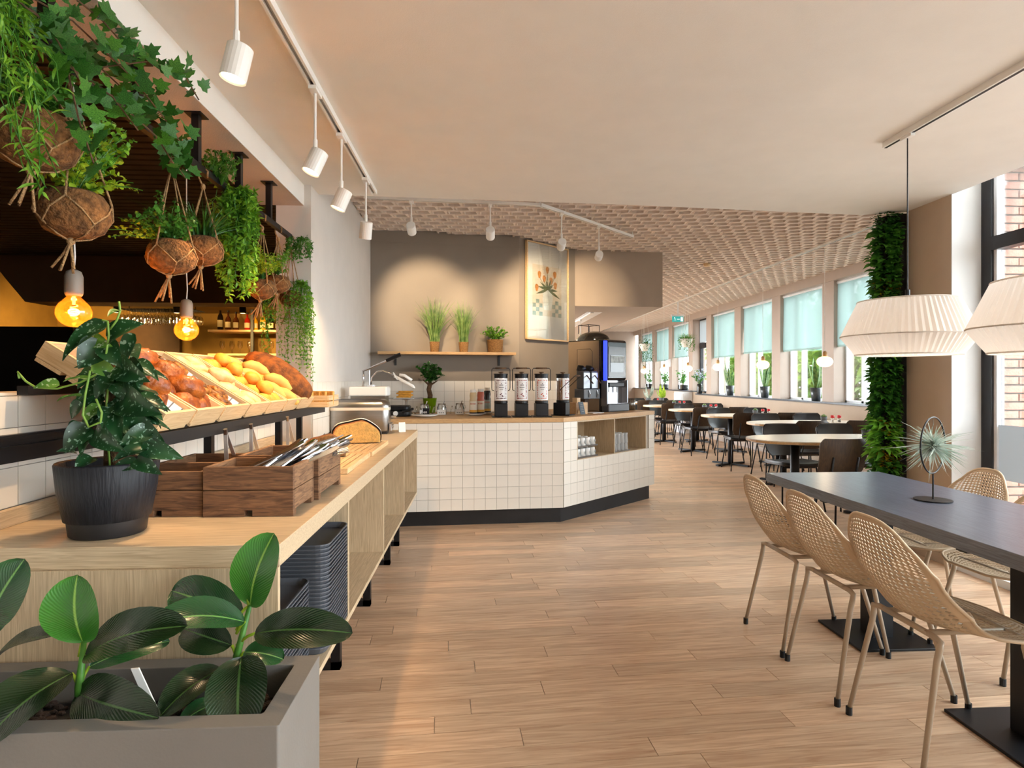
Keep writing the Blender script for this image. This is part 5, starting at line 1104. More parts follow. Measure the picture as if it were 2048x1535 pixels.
for k, (x, y, a, b, l) in enumerate(TB):
    if k == 0: nr, fr_ = [(2.86, 4.88), (3.42, 4.9)], [(3.16, 5.98), (3.74, 5.98)]
    else: nr, fr_ = [(3.76, y - .47), (4.36, y - .46)], [(3.92, y + .50), (4.52, y + .52)]
    for i, (cx, cy) in enumerate(nr):
        if k == 0 and i == 1: continue
        black_chair('walnut-backed chair on the aisle side of the %s' % tn[k] if i == 0 else 'walnut-backed chair on the window side of the %s' % tn[k], cx, cy, R(90 + rnd.uniform(-7, 7)), 'chairs with walnut backs at the dining tables')
    for i, (cx, cy) in enumerate(fr_): black_chair('black padded chair on the %s side of the %s' % (('aisle', 'window')[i], tn[k]), cx, cy, R(-90 + rnd.uniform(-7, 7)), 'chairs with black padded fronts at the dining tables')
# cactus pots and shakers
mat('pot_grey', '55595e', .6, var=.1); leafmat('cactus', '4a6b3c', '7f9a5c', .6, .05, 60); mat('red_cap', 'c9252c', .35); mat('salt', 'eeeae4', .6); mat('pepper', '3a3230', .7, var=.3, vs=80)
def cactus(lab, x, y):
    c = thing('cactus_pot', lab, 'plant', (x, y, .751), 0, 'cactus pots on the dining tables'); MB().lathe([(0, 0), (.03, 0), (.04, .075), (.036, .075), (.034, .065), (0, .065)], 16).build('pot', 'pot_grey', c, smooth=True)
    m = MB()
    for dx, dy, h, r in ((0, 0, .04, .022), (-.018, .01, .026, .013), (.02, -.005, .028, .014)):
        rows = [[(dx + r*math.sin(math.pi*(.12 + .88*i/7))*(1 + .14*math.cos(8*t))*math.cos(t), dy + r*math.sin(math.pi*(.12 + .88*i/7))*(1 + .14*math.cos(8*t))*math.sin(t), .065 + h*(1 - math.cos(math.pi*i/7))/2) for t in [2*math.pi*k/24 for k in range(24)]] for i in range(8)]; m.grid(rows, closed=True)
    m.build('cactus_body', 'cactus', c, smooth=True)
def shaker(lab, x, y, fill):
    s = thing('shaker', lab, 'shaker', (x, y, .751), 0, 'red-capped shakers on the dining tables'); MB().lathe([(0, 0), (.019, 0), (.021, .005), (.017, .03), (.021, .055), (0, .055)], 14).build('glass_body', 'clear_glass', s, smooth=True); MB().lathe([(0, .003), (.016, .003), (.015, .028), (0, .03)], 12).build('filling', fill, s); MB().lathe([(.022, .055), (.024, .07), (.02, .088), (0, .09)], 14).build('cap', 'red_cap', s, smooth=True)
cactus('cactus pot standing alone on the table next to the plant wall', 3.53, 5.38)
for k, (x, y, a, b, l) in enumerate(TB[1:5]):
    dx = (0, -.12, -.25, -.25)[k]; cactus('cactus pot beside the red-capped shakers on the %s' % tn[k+1], 4.28 + dx, y - .05)
    shaker('red-capped salt shaker on the %s' % tn[k+1], 4.42 + dx, y, 'salt'); shaker('red-capped pepper shaker on the %s' % tn[k+1], 4.52 + dx, y + .02, 'pepper')
shaker('red-capped salt shaker on the far table with leafy pots', 4.2, 14.1, 'salt')
# globe pendants
cloth_glow('opal', 'fff2dc', .5); emis('opal_glass', 'ffe2b0', 1.5)
for k, y in enumerate((6.73, 8.24, 9.83, 11.27, 12.75, 14.3)):
    p = thing('globe_pendant', 'small opal glass pendant lamp glowing over the %s' % ('gap beyond the lone cactus table', 'table side of the two shakers', 'third table from the plant wall', 'fourth table from the plant wall', 'table opposite the exit door', 'far table with leafy pots')[k], 'lamp', (3.93, y, 1.49), 0, 'opal globe pendants over the dining tables')
    MB().lathe([(.085*math.sin(a)**.8*1.0, -.06*math.cos(a)) for a in [math.pi*(.02 + .9*i/12) for i in range(13)]], 24).build('globe', 'opal_glass', p, smooth=True); MB().lathe([(.026, .055), (.028, .07), (.024, .105), (.014, .12), (0, .12)], 16).build('socket', 'oak_warm', p, smooth=True); MB().tube([(0, 0, .12), (0, 0, ZT - .03 - 1.49)], .0025, 5).build('cord', 'white_metal', p)
    point(p, (0, 0, -.11), 4, (1, .8, .55), .05)
# window sill plants
leafmat('sansevieria', '3c6a34', '7f9a58', .4, .1, 25); mat('pot_dark', '3c4247', .35, var=.25, vs=30, coat=.3)
def snake(lab, y, n, h, seed):
    s = thing('snake_plant', lab, 'plant', (5.09, y, .963), 0, 'snake plants on the window sill'); MB().lathe([(0, 0), (.06, 0), (.085, .2), (.078, .2), (.072, .18), (0, .18)], 20).build('pot', 'pot_dark', s, smooth=True); q = random.Random(seed)
    for k in range(n):
        a = q.random()*6.283; r = .03*q.random(); b_ = V((r*math.cos(a), r*math.sin(a), .17)); t_ = b_ + V((.09*math.cos(a)*q.uniform(.2, 1.1), .16*math.sin(a)*q.uniform(.2, 1.1), h*q.uniform(.55, 1))); m = MB(); m.leaf(b_, t_, .06, (math.cos(a + .6), math.sin(a + .6), .2), .03, .25, (.5, .75, .95, 1, .9, .6, 0)); m.build('leaf', 'sansevieria', s, smooth=True)
snake('snake plant by the plant wall with yellow-edged leaves', 7.50, 7, .55, 1); snake('snake plant behind the nearest glowing globe lamp', 8.95, 8, .52, 2); snake('snake plant with dense upright leaves behind the second glowing globe', 10.60, 11, .50, 3); snake('tall snake plant next to the vase of blue flowers', 12.1, 8, .62, 4)
fv = thing('flower_vase', 'black vase of pale blue flowers in front of the exit door', 'vase', (5.02, 13.62, .963)); MB().lathe([(0, 0), (.055, 0), (.06, .02), (.06, .2), (.05, .22), (0, .21)], 16).build('vase', 'machine_black', fv, smooth=True); bushy(fv, 120, (0, 0, .38), .17, .05, 'mid_leaf', 4, 16, base=(0, 0, .2)); leafmat('blue_flower', '9fb4d8', 'e6e8f2', .6, .3, 20); bushy(fv, 90, (0, 0, .43), .16, .045, 'blue_flower', 6, 14, base=(0, 0, .2), width=.9, name='flowers')
for k, y in enumerate((14.95, 16.5, 17.9)):
    s = thing('sill_plant', 'small leafy plant in a low black bowl %s' % ('just past the exit door', 'under the second blind past the exit door', 'on the sill by the far corner')[k], 'plant', (5.09, y, 1.021), 0, 'low bowls of greenery on the far sill'); MB().lathe([(0, 0), (.1, 0), (.125, .03), (.125, .13), (.11, .13), (.11, .1), (0, .1)], 18).build('bowl', 'machine_black', s); bushy(s, 160, (0, 0, .36), .2, .06, 'mid_leaf', 30 + k, 18, base=(0, 0, .1))
for k, (x, y) in enumerate(((3.95, 14.0), (4.35, 14.3))):
    s = thing('table_plant', 'potted %s plant on the far table' % ('pale spiky', 'yellow-green leafy')[k], 'plant', (x, y, .751)); MB().lathe([(0, 0), (.05, 0), (.06, .1), (.05, .1), (0, .09)], 14).build('pot', 'pot_grey', s, smooth=True); m = MB(); q = random.Random(k)
    for i in range(10): a = q.random()*6.28; m.leaf((0, 0, .08), (.12*math.cos(a), .12*math.sin(a), .2 + .25*q.random()), .07, (math.cos(a), math.sin(a), .5), .1, .2)
    m.build('leaves', 'silver_leaf' if k == 0 else 'lime_leaf', s, smooth=True)['kind'] = 'stuff'
# hanging planters by the windows
for k, (x, y, z, lab, lf) in enumerate(((3.80, 11.0, 1.98, 'white hanging planter with ferny leaves near the exit sign', 'mid_leaf'), (3.47, 12.6, 1.98, 'white hanging planter with long dark trailing vines', 'dark_leaf'))):
    h = thing('hanging_planter', lab, 'planter', (x, y, z), 0, 'white hanging planters'); MB().lathe([(0, -.1), (.06, -.1), (.11, .02), (.115, .05), (.105, .05), (0, .02)], 20).build('bowl', 'white_metal', h, smooth=True)
    for a in (0, 2.09, 4.19): MB().tube([(.11*math.cos(a), .11*math.sin(a), .05), (.02*math.cos(a), .02*math.sin(a), ZT - z - .02)], .0025, 5).build('cord', 'white_metal', h)
    MB().lathe([(0, ZT - z - .03), (.03, ZT - z - .03), (.03, ZT - z - .005), (0, ZT - z - .005)], 10).build('ceiling_hook', 'white_metal', h)
    m = MB(); q = random.Random(50 + k)
    for i in range(26):
        a = q.random()*6.28; r = q.uniform(.1, .17); L = q.uniform(.1, .3 if k == 0 else .62)
        for j in range(int(L/.022)): p_ = V((r*math.cos(a) + q.uniform(-.012, .012), r*math.sin(a) + q.uniform(-.012, .012), .07 - j*.022)); m.leaf(p_, p_ + V((q.uniform(-.03, .03), q.uniform(-.03, .03), q.uniform(-.03, .01))), .016, (q.uniform(-1, 1), q.uniform(-1, 1), .5))
    m.build('trailing_vines', lf, h)['kind'] = 'stuff'
    if k == 0: blades(h, 120, .14, .08, .16, .008, 'fern_leaf', .02, 9, name='fern')
    else: bushy(h, 120, (0, 0, .05), .13, .03, lf, 77, 14, base=(0, 0, .0))
# exit sign
ex = thing('exit_sign', 'green emergency exit sign with a running figure', 'sign', (3.98, 12.0, 2.49)); emis('sign_green', '2f9a98', .55); emis('sign_white', 'e8f4f2', .8)
MB().box(-.115, .115, -.01, .01, -.055, .055).build('panel', 'sign_green', ex); MB().box(-.13, .13, -.025, .025, .055, .09).build('housing', 'frame_white', ex); MB().tube([(0, 0, .09), (0, 0, ZT - 2.49 - .005)], .012, 8).build('rod', 'frame_white', ex)
m = MB(); m.obox((-.07, -.0112, .028), (.016, .001, .016)); m.bar((-.068, -.0112, .02), (-.06, -.0112, -.012), .001, .014, up=(0, 1, 0)); m.bar((-.06, -.0112, -.01), (-.085, -.0112, -.035), .001, .008, up=(0, 1, 0)); m.bar((-.06, -.0112, -.01), (-.04, -.0112, -.035), .001, .008, up=(0, 1, 0)); m.bar((-.066, -.0112, .015), (-.042, -.0112, .002), .001, .007, up=(0, 1, 0)); m.bar((-.066, -.0112, .015), (-.09, -.0112, .004), .001, .007, up=(0, 1, 0)); m.box(.055, .095, -.0118, -.0108, -.04, .04); m.box(-.02, .035, -.0118, -.0108, -.006, .004); m.build('running_figure', 'sign_white', ex)
# outside: trees, hedge and a closed white parasol
leafmat('tree_leaf', '4f6e22', '86a040', .6, .45, 2); 
def tree(lab, x, y, h, r, seed):
    t = thing('garden_tree', lab, 'tree', (x, y, -.06), 0, 'trees outside the windows'); MB().tube([(0, 0, 0), (.1, 0, h*.4), (0, .1, h*.7)], [.16, .12, .06], 8).build('trunk', 'bark', t); q = random.Random(seed); m = MB()
    for k in range(1500):
        d = V((q.gauss(0, 1), q.gauss(0, 1), q.gauss(0, 1))).normalized()*r*q.uniform(.55, 1.05); p_ = V((d.x, d.y, h*.62 + d.z*1.05)); v = V((q.uniform(-1, 1), q.uniform(-1, 1), q.uniform(-1, 1))).normalized()*.32; m.leaf(p_, p_ + v, .2, (q.uniform(-1, 1), q.uniform(-1, 1), 1))
    m.build('crown', 'tree_leaf', t)['kind'] = 'stuff'
for k, (x, y, h, r) in enumerate(((18.5, 24.5, 6, 2.6), (19.5, 32, 6.5, 2.8), (17, 38.5, 5.5, 2.4), (23, 43, 7, 2.8), (12, 15.5, 4.5, 1.9), (12, 19, 3.0, 1.6), (12.3, 22.6, 3.2, 1.7), (12.5, 26.4, 3.0, 1.7), (13, 30, 3.2, 1.6), (9.4, 12.9, 2.2, .8))): tree('sunlit yellow-green garden tree seen through the dining windows', x, y, h, r, k)
pr2 = thing('garden_parasol', 'closed white parasol on the terrace outside the windows', 'parasol', (8.3, 10.6, -.06)); MB().lathe([(.03, 0), (.03, 2.6), (0, 2.62)], 10).build('pole', 'frame_white', pr2)
MB().grid([[((.34*(1 - u) + .05*u)*(1 + .22*math.cos(8*t))*math.cos(t), (.34*(1 - u) + .05*u)*(1 + .22*math.cos(8*t))*math.sin(t), .75 + 1.8*u) for t in [2*math.pi*i/48 for i in range(48)]] for u in [j/8 for j in range(9)]], closed=True).build('folded_canopy', 'print_paper', pr2, smooth=True); MB().lathe([(0, 0), (.3, 0), (.3, .08), (.05, .1), (0, .1)], 20).build('base', 'pot_grey', pr2)
# ---------------------------------------------------------------- planter with rubber plants
mat('planter_grey', '78726c', .55, var=.03, bump=.05, bs=150); mat('liner', '101010', .6)
pt = thing('planter_box', 'grey rectangular planter box with a wide rim at the end of the buffet', 'planter', (-.83, 1.355, 0))
o_, i_ = rrect(.445, .152, .004, 1), rrect(.398, .105, .004, 1); m = MB(); n = len(o_)
m.grid([[(x, y, 0) for x, y in o_], [(x, y, .62) for x, y in o_], [(x, y, .62) for x, y in i_], [(x, y, .50) for x, y in i_]], closed=True); m.build('box', 'planter_grey', pt, bevel=.002)
MB().box(-.395, .395, -.102, .102, .02, .545).build('liner', 'liner', pt)
q = random.Random(4); m = MB()
for k in range(420): m.sphere((q.uniform(-.38, .38), q.uniform(-.095, .095), .548 + q.uniform(0, .012)), q.uniform(.006, .014), 6, 4, (1, q.uniform(.6, 1), .6))
so_ = m.build('soil_chips', 'soil', pt); so_['kind'] = 'stuff'
tg = tag(MB().add([(-.717, 1.3, .693), (-.701, 1.3, .694), (-.644, 1.3, .565), (-.663, 1.3, .565), (-.717, 1.303, .693), (-.701, 1.303, .694), (-.644, 1.303, .565), (-.663, 1.303, .565)], [(0, 1, 2, 3), (7, 6, 5, 4), (0, 4, 5, 1), (1, 5, 6, 2), (3, 2, 6, 7), (0, 3, 7, 4)]).build('plant_tag', 'paper_white'), 'white plastic plant tag stuck in the planter soil', 'tag')
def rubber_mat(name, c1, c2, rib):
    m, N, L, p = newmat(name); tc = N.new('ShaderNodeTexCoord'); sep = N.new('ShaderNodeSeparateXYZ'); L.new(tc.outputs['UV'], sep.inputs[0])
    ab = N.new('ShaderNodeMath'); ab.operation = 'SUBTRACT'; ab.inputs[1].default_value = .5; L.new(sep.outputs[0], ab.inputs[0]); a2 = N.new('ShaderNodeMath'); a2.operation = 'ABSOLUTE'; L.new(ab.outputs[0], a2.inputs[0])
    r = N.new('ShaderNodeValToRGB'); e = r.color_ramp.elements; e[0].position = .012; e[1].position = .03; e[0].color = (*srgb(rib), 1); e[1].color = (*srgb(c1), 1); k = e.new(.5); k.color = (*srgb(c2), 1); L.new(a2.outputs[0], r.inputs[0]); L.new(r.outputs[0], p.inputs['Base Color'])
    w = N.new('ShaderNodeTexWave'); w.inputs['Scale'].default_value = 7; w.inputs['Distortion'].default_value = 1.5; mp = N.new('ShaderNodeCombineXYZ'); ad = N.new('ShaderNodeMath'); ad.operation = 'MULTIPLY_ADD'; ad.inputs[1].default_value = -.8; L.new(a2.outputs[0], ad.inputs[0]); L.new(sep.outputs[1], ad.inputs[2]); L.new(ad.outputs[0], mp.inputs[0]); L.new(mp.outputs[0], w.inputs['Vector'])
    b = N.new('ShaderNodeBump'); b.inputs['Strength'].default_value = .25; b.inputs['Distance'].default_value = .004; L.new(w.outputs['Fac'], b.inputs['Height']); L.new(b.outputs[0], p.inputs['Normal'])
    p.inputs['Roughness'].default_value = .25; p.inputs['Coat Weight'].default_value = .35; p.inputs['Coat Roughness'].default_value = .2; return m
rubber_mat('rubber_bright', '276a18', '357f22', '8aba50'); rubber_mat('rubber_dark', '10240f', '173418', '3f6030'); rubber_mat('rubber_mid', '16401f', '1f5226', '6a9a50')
def big_leaf(parent, b, t, w, nrm, matn, bend=.12, curl=.25, name='leaf', prof=None, n=14):
    b, t = V(b), V(t); d = t - b; L = d.length; d /= L; nv = V(nrm); nv = (nv - d*nv.dot(d)).normalized(); x = d.cross(nv); rows = []; uv = []
    for i in range(n+1):
        u = i/n
        if prof == 'heart': hw = w/2*(math.sin(math.pi*min(1, (u + .12)/1.12)**.62))**.8*(1 if u > .02 else .5)
        else: u = .5 - .5*math.cos(math.pi*u); hw = w/2*math.sqrt(max(0, 1 - (2*u - 1)**2))**(1.05 if u < .5 else .95)*(1 - .0*u)
        hw = max(hw, .0008); c = b + d*(L*u) + nv*(bend*L*math.sin(math.pi*u*.9) - bend*L*.6*u*u); row = []
        for j in range(7): v = -1 + j/3; row.append(c + x*(hw*v) + nv*(curl*hw*(v*v) + .06*w*abs(v)*.5)); uv.append(((v + 1)/2, u))
        rows.append(row)
    m = MB(); m.grid(rows); me = m.mesh(name, matn, True); ul = me.uv_layers.new(name='UVMap')
    for p in me.polygons:
        for li in p.loop_indices: ul.data[li].uv = uv[me.loops[li].vertex_index]
    return link(name, me, parent)
ra = thing('rubber_plant', 'rubber plant with one bright upright leaf and dark drooping leaves', 'plant', (-.838, 1.33, .55)); rb_ = thing('rubber_plant', 'rubber plant whose leaf reaches out over the planter corner', 'plant', (-.542, 1.40, .55)); rc = thing('rubber_plant', 'rubber plant at the cut-off end of the planter', 'plant', (-1.06, 1.37, .55))
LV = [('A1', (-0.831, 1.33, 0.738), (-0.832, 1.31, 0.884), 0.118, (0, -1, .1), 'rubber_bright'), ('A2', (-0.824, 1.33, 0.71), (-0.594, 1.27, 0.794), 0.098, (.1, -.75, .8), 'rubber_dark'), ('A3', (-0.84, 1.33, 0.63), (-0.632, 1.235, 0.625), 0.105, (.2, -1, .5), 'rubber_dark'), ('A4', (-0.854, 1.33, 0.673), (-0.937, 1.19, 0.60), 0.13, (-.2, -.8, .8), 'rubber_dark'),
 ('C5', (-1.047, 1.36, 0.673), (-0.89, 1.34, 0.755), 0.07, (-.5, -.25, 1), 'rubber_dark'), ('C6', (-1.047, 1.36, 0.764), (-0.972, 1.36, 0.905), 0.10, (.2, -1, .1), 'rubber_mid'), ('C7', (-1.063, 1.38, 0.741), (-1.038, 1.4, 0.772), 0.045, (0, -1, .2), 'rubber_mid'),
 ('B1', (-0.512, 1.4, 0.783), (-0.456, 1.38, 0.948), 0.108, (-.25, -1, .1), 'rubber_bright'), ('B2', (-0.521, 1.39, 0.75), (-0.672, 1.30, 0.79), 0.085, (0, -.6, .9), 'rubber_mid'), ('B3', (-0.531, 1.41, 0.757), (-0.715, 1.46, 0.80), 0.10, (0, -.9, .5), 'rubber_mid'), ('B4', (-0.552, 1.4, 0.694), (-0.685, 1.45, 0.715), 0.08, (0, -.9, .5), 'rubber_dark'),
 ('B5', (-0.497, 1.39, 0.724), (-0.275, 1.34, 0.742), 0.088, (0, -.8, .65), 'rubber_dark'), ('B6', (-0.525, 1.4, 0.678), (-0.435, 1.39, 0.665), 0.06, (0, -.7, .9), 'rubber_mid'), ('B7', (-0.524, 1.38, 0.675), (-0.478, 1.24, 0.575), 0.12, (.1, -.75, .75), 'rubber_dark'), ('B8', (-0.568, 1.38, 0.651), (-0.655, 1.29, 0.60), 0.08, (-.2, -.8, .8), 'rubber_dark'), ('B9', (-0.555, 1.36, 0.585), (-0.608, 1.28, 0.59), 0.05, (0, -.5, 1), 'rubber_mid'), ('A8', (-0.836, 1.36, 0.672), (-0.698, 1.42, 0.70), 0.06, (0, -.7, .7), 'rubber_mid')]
for nme, b, t, w, nr, mt_ in LV:
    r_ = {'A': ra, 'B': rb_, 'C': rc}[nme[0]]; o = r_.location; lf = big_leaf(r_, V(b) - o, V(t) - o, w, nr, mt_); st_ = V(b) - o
    ax = V((0, 0, min(st_.z + .0, .26) - .03)); MB().tube([ax, ax.lerp(st_, .6) + V((0, 0, .004)), st_], .0035, 6).build('petiole', 'lime_leaf', r_, smooth=True)
for r_, h in ((ra, .19), (rb_, .235), (rc, .22)): MB().tube([(0, 0, 0), (.0, 0, h*.5), (.01 if r_ is ra else .03, 0, h)], [.010, .0085, .005], 8).build('stem', 'mid_leaf', r_, smooth=True)
MB().tube([(.028, 0, .23), (.024, -.003, .255), (.02, -.002, .27)], [.004, .003, .0005], 6).build('leaf_bud', 'lime_leaf', rb_)
# ---------------------------------------------------------------- potted silver-spotted vine
leafmat('pothos', '17381f', '24502a', .35, .15, 18, spots='7f9f88'); leafmat('pothos_young', '4a7a2c', '6a9a40', .4, .3, 18, spots='b8cda8'); leafmat('vine_stem', '6f9a3c', '8ab04c', .5, .1, 10)
m_, N_, L_, p_ = newmat('ribbed_pot'); tc = N_.new('ShaderNodeTexCoord'); nz = N_.new('ShaderNodeTexNoise'); mp = N_.new('ShaderNodeMapping'); mp.inputs['Scale'].default_value = (60, 60, 2.5); L_.new(tc.outputs['Object'], mp.inputs[0]); L_.new(mp.outputs[0], nz.inputs['Vector']); nz.inputs['Scale'].default_value = 2
rr_ = N_.new('ShaderNodeValToRGB'); rr_.color_ramp.elements[0].color = (.005, .005, .007, 1); rr_.color_ramp.elements[1].color = (.024, .026, .033, 1); L_.new(nz.outputs['Fac'], rr_.inputs[0]); L_.new(rr_.outputs[0], p_.inputs['Base Color']); bb = N_.new('ShaderNodeBump'); bb.inputs['Strength'].default_value = .6; bb.inputs['Distance'].default_value = .004; L_.new(nz.outputs['Fac'], bb.inputs['Height']); L_.new(bb.outputs[0], p_.inputs['Normal']); p_.inputs['Roughness'].default_value = .5; p_.inputs['Specular IOR Level'].default_value = .3
vp = thing('potted_vine', 'silver-spotted vine climbing a moss pole in a ribbed black pot', 'plant', (-.975, 1.665, .886))
MB().lathe([(0, 0), (.084, 0), (.088, .004), (.092, .038), (.0925, .0405)], 40).build('pot_foot', 'kick_black', vp, smooth=True)
MB().lathe([(.092, .0405), (.0985, .042), (.113, .12), (.119, .185), (.116, .19), (.110, .185), (.107, .165), (0, .165)], 48).build('pot', 'ribbed_pot', vp, smooth=True); MB().lathe([(0, .167), (.107, .167)], 20).build('soil', 'soil', vp)
q = random.Random(8); MB().tube([(.02, -.01, .15), (.025, -.01, .35), (.03, 0, .5)], .024, 12).build('moss_pole', mat('moss', '5a3f22', .95, var=.5, vs=50, bump=1, bs=120), vp, smooth=True)
SC = [((-0.93, 1.6, 1.392), (-0.859, 1.601, 1.427), 0.059), ((-0.947, 1.6, 1.422), (-1.024, 1.576, 1.346), 0.047), ((-0.97, 1.6, 1.389), (-0.926, 1.59, 1.374), 0.031), ((-0.956, 1.6, 1.377), (-0.987, 1.572, 1.323), 0.059), ((-0.939, 1.6, 1.371), (-0.89, 1.57, 1.323), 0.044), ((-0.875, 1.6, 1.398), (-0.901, 1.615, 1.336), 0.034), ((-0.967, 1.6, 1.328), (-0.931, 1.619, 1.299), 0.034), ((-0.907, 1.6, 1.324), (-0.819, 1.553, 1.288), 0.047), ((-0.913, 1.6, 1.306), (-0.881, 1.599, 1.237), 0.053), ((-0.927, 1.6, 1.294), (-0.965, 1.601, 1.243), 0.047), ((-0.896, 1.6, 1.24), (-0.786, 1.54, 1.208), 0.034), ((-1.062, 1.6, 1.276), (-1.101, 1.582, 1.268), 0.028), ((-1.01, 1.6, 1.245), (-1.026, 1.553, 1.238), 0.014), ((-0.959, 1.6, 1.22), (-0.979, 1.582, 1.185), 0.031), ((-0.919, 1.6, 1.205), (-0.889, 1.569, 1.139), 0.047), ((-0.89, 1.6, 1.184), (-0.81, 1.608, 1.13), 0.037), ((-0.839, 1.6, 1.158), (-0.885, 1.569, 1.129), 0.04), ((-0.959, 1.6, 1.163), (-0.876, 1.551, 1.118), 0.047), ((-0.993, 1.6, 1.169), (-1.025, 1.578, 1.113), 0.047), ((-0.982, 1.6, 1.134), (-0.977, 1.561, 1.103), 0.025), ((-0.979, 1.6, 1.089), (-0.992, 1.566, 1.068), 0.037), ((-0.846, 1.6, 1.118), (-0.769, 1.615, 1.089), 0.04), ((-0.849, 1.6, 1.115), (-0.895, 1.559, 1.091), 0.034), ((-0.861, 1.6, 1.085), (-0.798, 1.573, 1.056), 0.031), ((-0.87, 1.6, 1.074), (-0.922, 1.596, 1.063), 0.031), ((-1.002, 1.6, 1.223), (-1.036, 1.618, 1.192), 0.037), ((-0.936, 1.6, 1.214), (-0.921, 1.551, 1.176), 0.028), ((-1.013, 1.6, 1.181), (-1.022, 1.582, 1.168), 0.019), ((-1.022, 1.6, 1.107), (-1.033, 1.562, 1.112), 0.016), ((-0.993, 1.6, 1.288), (-1.009, 1.55, 1.285), 0.016), ((-0.91, 1.6, 1.462), (-0.914, 1.563, 1.448), 0.012)]
org = V(vp.location)
for k, (b, t, w) in enumerate(SC):
    b, t = V(b), V(t); d = (t - b); b2 = b - d*.12; t2 = t + d*.12
    big_leaf(vp, b2 - org, t2 - org, max(w*1.25, d.length*.62), (q.uniform(-.5, .5), -1, q.uniform(.1, .7)), 'pothos_young' if k in (11, 12, 13, 30, 29, 6, 2) else 'pothos', .1, .3, prof='heart', n=10)
for k in range(26):
    a = q.uniform(-.3, 3.5); z = q.uniform(.2, .5); b = V((.025 + .03*math.cos(a), .02 + .03*math.sin(a), z)); d = V((math.cos(a), math.sin(a)*.8, q.uniform(-.8, .1))).normalized(); big_leaf(vp, b, b + d*q.uniform(.06, .1), q.uniform(.045, .065), (d.x*.5, d.y*.5 - .5, .8), 'pothos', .1, .3, prof='heart', n=8)
for k in range(12):
    a = q.uniform(3.5, 6); z = q.uniform(.19, .46); b = V((.025 + .03*math.cos(a), .0 + .03*math.sin(a), z)); d = V((math.cos(a), math.sin(a)*.6, q.uniform(-.9, -.1))).normalized(); big_leaf(vp, b, b + d*q.uniform(.07, .1), q.uniform(.05, .065), (d.x*.4, -1, .5), 'pothos', .1, .3, prof='heart', n=8)
for pts in ([(-0.964, 1.6, 1.303), (-1.005, 1.6, 1.282), (-1.062, 1.6, 1.266), (-1.113, 1.6, 1.269), (-1.138, 1.6, 1.285), (-1.158, 1.6, 1.309), (-1.152, 1.598, 1.292)], [(-0.933, 1.58, 1.335), (-0.924, 1.58, 1.4), (-0.927, 1.58, 1.435), (-.94, 1.58, 1.438)], [(-0.933, 1.6, 1.416), (-0.916, 1.6, 1.44), (-0.908, 1.6, 1.464), (-0.911, 1.6, 1.487)], [(-0.951, 1.55, 1.311), (-0.962, 1.55, 1.254), (-0.968, 1.55, 1.202), (-0.954, 1.55, 1.173), (-0.926, 1.55, 1.185), (-0.923, 1.55, 1.208), (-0.937, 1.55, 1.242)], [(-.95, 1.63, 1.05), (-.955, 1.62, 1.2), (-.945, 1.62, 1.33), (-.93, 1.61, 1.4)]):
    ps = [V(p) - org for p in pts]; fine = [ps[0]]
    for i in range(len(ps)-1):
        for u in (.5, 1): fine.append(ps[i].lerp(ps[i+1], u))
    MB().tube(fine, .0026, 6).build('vine_stem', 'vine_stem', vp, smooth=True)
# ---------------------------------------------------------------- hanging rail and rope planters
hr = thing('plant_rail', 'black square steel rail hung below the beam on short posts', 'rail', (-1.21, 2.5, 2.19))
MB().box(-.0125, .0125, -1.9, 1.50, 0, .03).build('bar', 'black_metal', hr)
for y in (.87, 1.325, 1.78, 2.235, 2.69, 3.155, 3.6): MB().box(-.015, .015, y - 2.515, y - 2.485, .03, .234).build('post', 'black_metal', hr); MB().box(-.035, .035, y - 2.54, y - 2.46, .230, .2345).build('top_plate', 'black_metal', hr)
mat('coir', '8f6236', .95, var=.5, vs=45, bump=1, bs=110, col2='553617'); mat('jute', 'a5835a', .95, var=.25, vs=90, bump=.8, bs=200)
def rope(pts, r, parent, name='rope', n=6): return MB().tube(pts, r, n).build(name, 'jute', parent, smooth=True)
def rope_pot(lab, y, z, r, zt=2.205, tail=.1, seed=0, x=-1.21, yoff=0):
    y *= 1.02; z = 1.29 + (z - 1.29)*1.02; q = random.Random(seed); t = thing('rope_planter', lab, 'planter', (x, y, z), 0, 'coconut fibre planters in rope nets'); h = r*.72
    MB().lathe([(0, -h), (r*.45, -h*.97), (r*.8, -h*.72), (r*.98, -h*.2), (r, h*.1), (r*.93, h*.5), (r*.78, h*.82), (r*.6, h*.95), (r*.58, h*.9), (0, h*.75)], 28).build('coir_pot', 'coir', t, smooth=True)
    top = V((0, yoff, zt - z)); kn = top - V((0, 0, .07)); bot = V((-.01, 0, -h - .012)); a0 = q.random()*1.5
    rope([top + V((.018, 0, -.03)), top + V((.02, 0, .0)), top + V((0, 0, .018)), top + V((-.02, 0, .0)), top + V((-.018, 0, -.03)), kn], .004, t, 'hanging_loop'); MB().sphere(kn, .011, 8, 6, (1, 1, 1.4)).build('knot', 'jute', t, smooth=True)
    for k in range(4):
        a = a0 + k*1.5708; e = V((r*1.0*math.cos(a), r*1.0*math.sin(a), h*.45)); rope([kn, kn.lerp(e, .5), e], .0032, t)
        for s in (-1, 1):
            b_ = a + s*.7854; rope([e, V((r*1.04*math.cos((a + b_)/2), r*1.04*math.sin((a + b_)/2), -h*.05)), V((r*.92*math.cos(b_), r*.92*math.sin(b_), -h*.55)), V((r*.5*math.cos(b_), r*.5*math.sin(b_), -h*.97)), bot], .0026, t, 'net_strand', 5)
    MB().sphere(bot, .012, 8, 6).build('bottom_knot', 'jute', t, smooth=True)
    for k in range(5): a = k*1.256; rope([bot, bot + V((.012*math.cos(a) - .008, .012*math.sin(a), -tail*.4)), bot + V((.03*math.cos(a) - .02, .03*math.sin(a), -tail*q.uniform(.8, 1.1)))], .0035, t, 'tassel')
    return t, h
